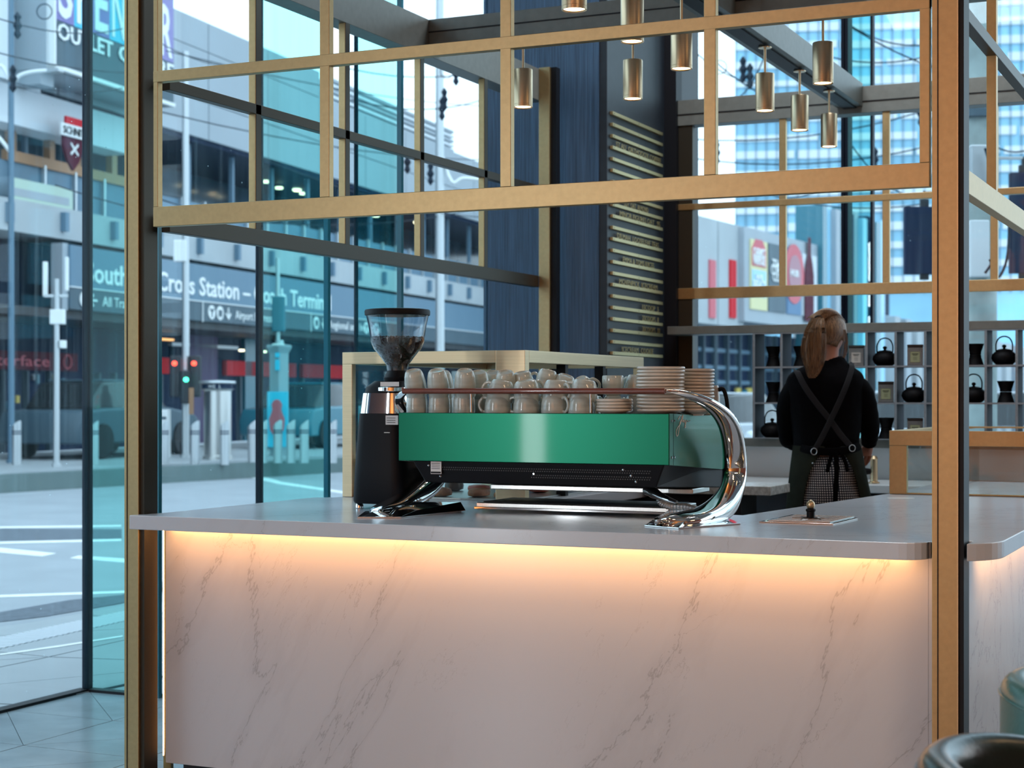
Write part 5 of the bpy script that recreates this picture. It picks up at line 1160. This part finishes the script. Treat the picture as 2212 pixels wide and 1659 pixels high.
oo = obj('mullion_grid', mu_, M['sign_blue'], tw, M=MT); oo['kind'] = 'stuff'

# ================================================================ STREET FURNITURE
bol = thing('bollard', 'x', 'bollard')
bb = bmesh.new(); loft(bb, [ring((0,0,0), .075, .075, 16), ring((0,0,.56), .075, .075, 16), [Vector((q.x, q.y, .66+q.x*.9)) for q in ring((0,0,0), .075, .075, 16)]]); obj('post', bb, M['galv'], bol, smooth=True, fixed=True)
for z in (.50, .54): bb = bmesh.new(); lathe(bb, [(.0765,z),(.0765,z+.02)], 16, cap=False); obj('band', bb, M['navy'], bol, fixed=True)
bp = [(36,'leftmost steel bollard by the white antenna pole'),(203,'steel bollard seen through the teal corner glass'),(355,'steel bollard beside the white news box'),(421,'steel bollard under the green signal light'),(485,'steel bollard before the fat steel column'),(545,'steel bollard left of the thick mullion'),(568,'steel bollard touching the thick mullion'),(600,'steel bollard before the pink poster figure'),(628,'steel bollard right of the pylon'),(657,'steel bollard near the thin teal joint'),(718,'steel bollard near the brass display case')]
for i, (px, lab) in enumerate(bp):
    o = bol if i == 0 else dup(bol); h = atz(px, 1004-(px > 500)*4, .235); o.location = (h.x, h.y, .235); o['label'] = lab; o['group'] = 'steel bollards along the far kerb'; o.rotation_euler = (0,0,rnd.uniform(-.4,.4))
def W(px, py, t): return atd(px, py, t)
def pole(px, pyb, z0, H, r, name, lab, cat, m='galv'):
    h = atz(px, pyb, z0); o = thing(name, lab, cat, (h.x, h.y, z0)); bb = bmesh.new(); lathe(bb, [(r*1.5,0),(r*1.5,.05),(r,.06),(r*.85,H)], 16); obj('pole', bb, M[m], o, smooth=True, fixed=True); return o, (h-Vector((0,0,EYE))).dot(FWD)
def at_local(o, px, py, t): return atd(px, py, t)
def cbox(parent, name, px0, px1, py0, py1, t, dpt, m, bev=.01):   # box facing the camera axis at a real distance
    A = atd(px0, py1, t); B = atd(px1, py0, t); mm = basis((A.x, A.y, 0), RGT, UP); return obj(name, box(0, (B-A).dot(RGT), A.z, B.z, -dpt, 0), M[m], parent, bev, M=mm)
ap_, t = pole(122, 1008, .235, 3.0, .05, 'antenna_pole', 'white pole with two upright antennas behind the entrance glass', 'pole')
cbox(ap_, 'antenna', 92, 101, 565, 640, t, .08, 'white'); cbox(ap_, 'antenna', 140, 147, 555, 628, t, .06, 'white'); cbox(ap_, 'radio_box', 107, 137, 668, 700, t-.05, .15, 'white'); cbox(ap_, 'camera_box', 128, 139, 735, 752, t-.05, .15, 'white'); cbox(ap_, 'bracket', 95, 146, 636, 642, t, .05, 'galv', .003)
tl_, t = pole(401, 988, .235, 7.5, .07, 'traffic_light', 'grey signal pole with red and green lamps seen through the left pane', 'traffic light')
cbox(tl_, 'signal_housing', 366, 388, 768, 858, t-.1, .2, 'blackpanel', .03); cbox(tl_, 'signal_housing', 408, 432, 768, 858, t-.12, .2, 'blackpanel', .03); cbox(tl_, 'signal_housing', 389, 411, 800, 872, t-.2, .2, 'blackpanel', .03)
for px, py, m in ((377,785,'redlamp'),(419,785,'redlamp'),(402,820,'greenlamp')):
    h = atd(px, py, t-.32); bb = bmesh.new(); lathe(bb, [(.042,-.02),(.042,.03),(.02,.04)], 16); obj('signal_lamp', bb, M[m], tl_, smooth=True, M=basis(h, RGT, UP))
cbox(tl_, 'route_sign', 408, 418, 838, 895, t-.4, .03, 'orange', .003); cbox(tl_, 'antenna_box', 374, 402, 518, 565, t-.1, .12, 'white', .02); cbox(tl_, 'control_cabinet', 388, 420, 955, 990, t+.2, .3, 'blackpanel')
sc_ = atz(470, 992, .235); sc = thing('steel_column', 'fat stainless steel street column with a dark lettered collar', 'column', tuple(sc_))
bb = bmesh.new(); lathe(bb, [(.27,0),(.27,.06),(.245,.08),(.245,1.22),(.27,1.25),(.31,1.26)], 28); obj('drum', bb, M['steel'], sc, smooth=True, fixed=True)
bb = bmesh.new(); lathe(bb, [(.28,1.26),(.28,1.35)], 28); obj('collar', bb, M['navy'], sc, smooth=True, fixed=True); bb = bmesh.new(); lathe(bb, [(.30,1.35),(.33,1.37),(.32,1.40),(.001,1.42)], 28); obj('cap', bb, M['galv'], sc, smooth=True, fixed=True)
for i, ch in enumerate('WEL'):
    an = math.radians(-20+i*20); dv = (-FWD*math.cos(an)+RGT*math.sin(an)); tx_ = (RGT*math.cos(an)+FWD*math.sin(an)); text(ch, M['white'], sc, basis(sc_+dv*.283+Vector((0,0,1.275))-tx_*.025, tx_, UP), h=.06, depth=.004)
nb_ = atz(350, 990, .235); t = (nb_).dot(FWD); bxn = thing('news_box', 'white slatted street box at the edge of the left pane', 'box', tuple(nb_)); cbox(bxn, 'cabinet', 341, 362, 885, 990, t, .3, 'white', .02)
for k in range(4): cbox(bxn, 'slot', 344, 359, 900+k*18, 906+k*18, t-.01, .02, 'sign_dark', .002)
py_, t = pole(603, 984, .235, 2.2, .10, 'information_pylon', 'teal information pylon with a flared crown behind the thick mullion', 'pylon', 'galv')
h = atz(603, 984, .235)
bb = bmesh.new(); lathe(bb, [(.20,0),(.20,1.95),(.27,2.06),(.27,2.10),(.21,2.11)], 6); o = obj('shaft', bb, M['cladding'], py_, fixed=True)
cbox(py_, 'cyan_panel', 577, 622, 846, 966, t-.28, .06, 'cyan', .01); cbox(py_, 'info_stem', 594, 604, 777, 800, t-.24, .03, 'cyan', .004); cbox(py_, 'info_dot', 594, 604, 762, 772, t-.24, .03, 'cyan', .004); cbox(py_, 'lamp_strip', 588, 614, 742, 746, t-.28, .03, 'white', .004)
bb = bmesh.new(); hh = atd(598, 896, t-.36); lathe(bb, [(.06,-.40),(.13,-.28),(.15,-.08),(.10,.04),(.085,.10),(.10,.20),(.06,.27),(.01,.29)], 16)
for v in bb.verts: v.co = Vector((v.co.x, v.co.z, v.co.y*.04))
obj('poster_figure', bb, M['pinkred'], py_, smooth=True, M=basis(hh, RGT, UP))
sp_, t = pole(600, 974, .235, 4.0, .05, 'signal_pole', 'thin pole with a black signal back box above the pylon', 'traffic light')
cbox(sp_, 'signal_housing', 587, 614, 640, 716, t-.1, .2, 'teal_dark', .02)
# tall tram pole with lamp arms
tp_, t = pole(24, 1000, .235, 8.8, .055, 'tram_pole', 'tall street pole with two curved lamp arms at the left edge', 'lamp post', 'sign_blue')
for (a, c) in (((24,190),((40,165),(70,155),(115,152))),((24,330),((0,300),(-20,285),(-50,280))),((24,180),((10,150),(0,142),(-30,140)))):
    bb = bmesh.new(); pts = [atd(a[0], a[1], t)]+[atd(p_[0], p_[1], t) for p_ in c]; tube(bb, smoothpts(pts, 4), .035, 8); ar = obj('lamp_arm', bb, M['white'], tp_, smooth=True)
    bb = bmesh.new(); e = pts[-1]; bx(bb, -.18, .18, -.07, .07, -.05, .03); obj('lamp_head', bb, M['galv'], ar, .02, M=Matrix.Translation(e))
tp2, t = pole(950, 984, .235, 9.0, .09, 'tram_pole', 'tall street pole with one lamp arm behind the blue wall edge', 'lamp post')
bb = bmesh.new(); pts = [atd(950,320,t), atd(975,392,t), atd(1000,385,t), atd(1036,388,t)]; tube(bb, smoothpts(pts, 4), .035, 8); obj('lamp_arm', bb, M['white'], tp2, smooth=True)
# overhead wire network
wn_ = thing('overhead_wires', 'tangle of thin dark tram wires and insulators above the street', 'wires', tuple(atd(600, 200, 24)))
WR = [((-60,20,20),(265,62,30)),((-60,100,20),(400,150,34)),((-60,150,22),(265,190,32)),((340,90,26),(560,140,34)),((360,110,26),(1060,230,44)),((700,135,24),(1050,150,30)),((760,215,26),(1050,213,30)),((340,240,24),(1050,345,38)),((120,400,22),(560,470,30)),((560,480,26),(1050,445,34)),((560,340,24),(1050,470,34)),((345,430,22),(700,470,28)),
 ((1450,60,22),(1640,180,26)),((1480,300,24),(2010,235,24)),((1480,340,24),(2010,315,24)),((1790,20,22),(2010,95,22)),((1700,90,22),(2010,120,22)),((1560,440,26),(1900,360,26)),((1600,400,24),(2000,440,24)),((1830,300,22),(1990,430,22)),((1530,120,22),(1780,240,22)),((2090,260,20),(2230,320,20)),((1580,215,24),(1660,100,22)),((1840,60,20),(2230,180,20))]
for (a, c) in WR:
    A, B = atd(*a), atd(*c); bb = bmesh.new(); tube(bb, [A+(B-A)*k/8-Vector((0,0,.5*(1-(2*k/8-1)**2)*.35)) for k in range(9)], .010, 5); obj('wire', bb, M['mullion'], wn_)
for a in ((38,55,22),(28,170,22),(955,235,26),(880,350,26),(930,375,26),(1605,150,23),(1620,165,23),(985,160,26),(960,215,26),(1890,345,24),(1990,245,22),(1548,330,24)):
    A = atd(*a); bb = bmesh.new(); lathe(bb, [(.01,-.18),(.05,-.12),(.03,-.06),(.06,0),(.03,.06),(.05,.12),(.01,.18)], 10); obj('insulator', bb, M['mullion'], wn_, smooth=True, M=Matrix.Translation(A))
for px, py, t in ((96,25,22),(965,155,26),(1555,145,24)):
    A = atd(px, py, t); bb = bmesh.new(); tube(bb, [A+RGT*.10*math.cos(q)+UP*.10*math.sin(q) for q in [2*PI*i/16 for i in range(17)]], .008, 5, up=tuple(FWD)); obj('wire_loop', bb, M['mullion'], wn_)
# big concrete pole with boxes beyond the rear glass on the right
h = atd(2120, HY, 14.0); cp = thing('concrete_pole', 'thick mottled concrete pole with cable boxes behind the right post', 'pole', (h.x, h.y, -.01))
bb = bmesh.new(); lathe(bb, [(.13,0),(.125,4.0),(.12,6.0)], 20); obj('shaft', bb, mat('mottled concrete', (.30,.36,.35), .85, noise=.3, nscale=4), cp, smooth=True, fixed=True)
cbox(cp, 'junction_box', 2098, 2142, 312, 395, 13.8, .12, 'galv', .01); cbox(cp, 'junction_box', 2096, 2138, 475, 598, 13.8, .12, 'sky_white', .01); cbox(cp, 'clamp', 2094, 2150, 232, 250, 13.84, .2, 'sign_dark', .004); cbox(cp, 'clamp', 2094, 2150, 400, 406, 13.84, .2, 'sign_dark', .004)
for pts in ([(2128,320),(2140,360),(2146,400),(2150,470)],[(2138,560),(2155,600),(2175,560),(2180,490),(2175,470)],[(2128,590),(2146,560),(2150,520)]):
    bb = bmesh.new(); tube(bb, smoothpts([atd(a, c, 13.7) for a, c in pts], 4), .012, 6); obj('cable', bb, M['mullion'], cp, smooth=True)
def signal_back(px0, px1, py0, py1, t, lab):
    A = atd((px0+px1)/2, py1, t); o = thing('traffic_light', lab, 'traffic light', (A.x, A.y, A.z)); cbox(o, 'backing_board', px0, px1, py0, py1, t, .08, 'navy', .008)
    m_ = (px0+px1)/2; cbox(o, 'top_bracket', m_-9, m_+9, py0-16, py0, t+.02, .05, 'blackpanel', .004); cbox(o, 'lower_bracket', m_-9, m_+9, py1, py1+12, t+.02, .05, 'blackpanel', .004); cbox(o, 'stem', m_-3, m_+3, py0-34, py0-16, t+.02, .03, 'blackpanel', .002)
    cbox(o, 'arm', m_, 2122, py0-34, py0-28, t+.02, .04, 'galv', .002) if px1 < 2100 else cbox(o, 'arm', 2122, m_, py0-34, py0-28, t+.02, .04, 'galv', .002)
signal_back(1956, 2040, 446, 592, 14.2, 'dark rectangular signal back hanging left of the bronze post'); signal_back(2184, 2240, 372, 590, 14.2, 'dark signal back with cables at the right edge')

# ================================================================ CARS
def car(px, pyb, z0, t, rz, m, lab):
    h = atd(px, HY, t); root = thing('car', lab, 'car', (h.x, h.y, z0), rz)
    def side(pf, hw, taper):
        b = bmesh.new(); rg = []
        for y, k in ((-hw,taper),(-hw*.9,1),(hw*.9,1),(hw,taper)): rg.append([Vector((x*k, y, .25+(z-.25)*(k if k < 1 else 1))) for x, z in pf])
        loft(b, rg); return b
    obj('body', side([(-2.1,.28),(-2.15,.6),(-2.0,.85),(-1.2,.92),(1.0,.92),(1.9,.80),(2.15,.62),(2.12,.28)], .86, .97), M[m], root, .03, smooth=True, fixed=True)
    obj('cabin', side([(-1.55,.90),(-1.05,1.38),(.35,1.43),(1.15,.92)], .74, .88), M['cardark'], root, .03, smooth=True, fixed=True)
    obj('roof', box(-.95, .30, -.60, .60, 1.395, 1.44), M[m], root, .02, fixed=True)
    for x in (-1.35, 1.35):
        for s in (-1, 1):
            b = bmesh.new(); lathe(b, [(.20,-.10),(.31,-.10),(.32,-.06),(.32,.06),(.31,.10),(.20,.10)], 20); b.transform(Matrix.Translation((x, s*.80, .32)) @ Matrix.Rotation(PI/2, 4, 'X')); w = obj('wheel', b, M['black'], root, smooth=True, fixed=True)
            b = bmesh.new(); lathe(b, [(.19,-.09),(.19,.09)], 12); b.transform(Matrix.Translation((x, s*.80, .32)) @ Matrix.Rotation(PI/2, 4, 'X')); obj('hub', b, M['galv'], w, fixed=True)
    obj('headlight', box(2.05, 2.14, -.72, -.45, .60, .74), M['white'], root, .01, fixed=True); obj('headlight', box(2.05, 2.14, .45, .72, .60, .74), M['white'], root, .01, fixed=True)
    return root
car(225, 0, .235, 31.6, math.radians(95), 'sign_dark', 'dark car parked behind the bollards at the left')
car(683, 0, .235, 38.0, math.radians(96), 'teal_dark', 'dark green car behind the pylon')
car(1560, 0, -.01, 30, math.radians(80), 'carpaint', 'silver car seen past the plate stack')
car(1925, 0, -.01, 24, math.radians(20), 'cladding_white', 'white car behind the lower shelves')
car(2170, 0, -.01, 26, math.radians(15), 'carpaint', 'silver car at the right end of the shelves')
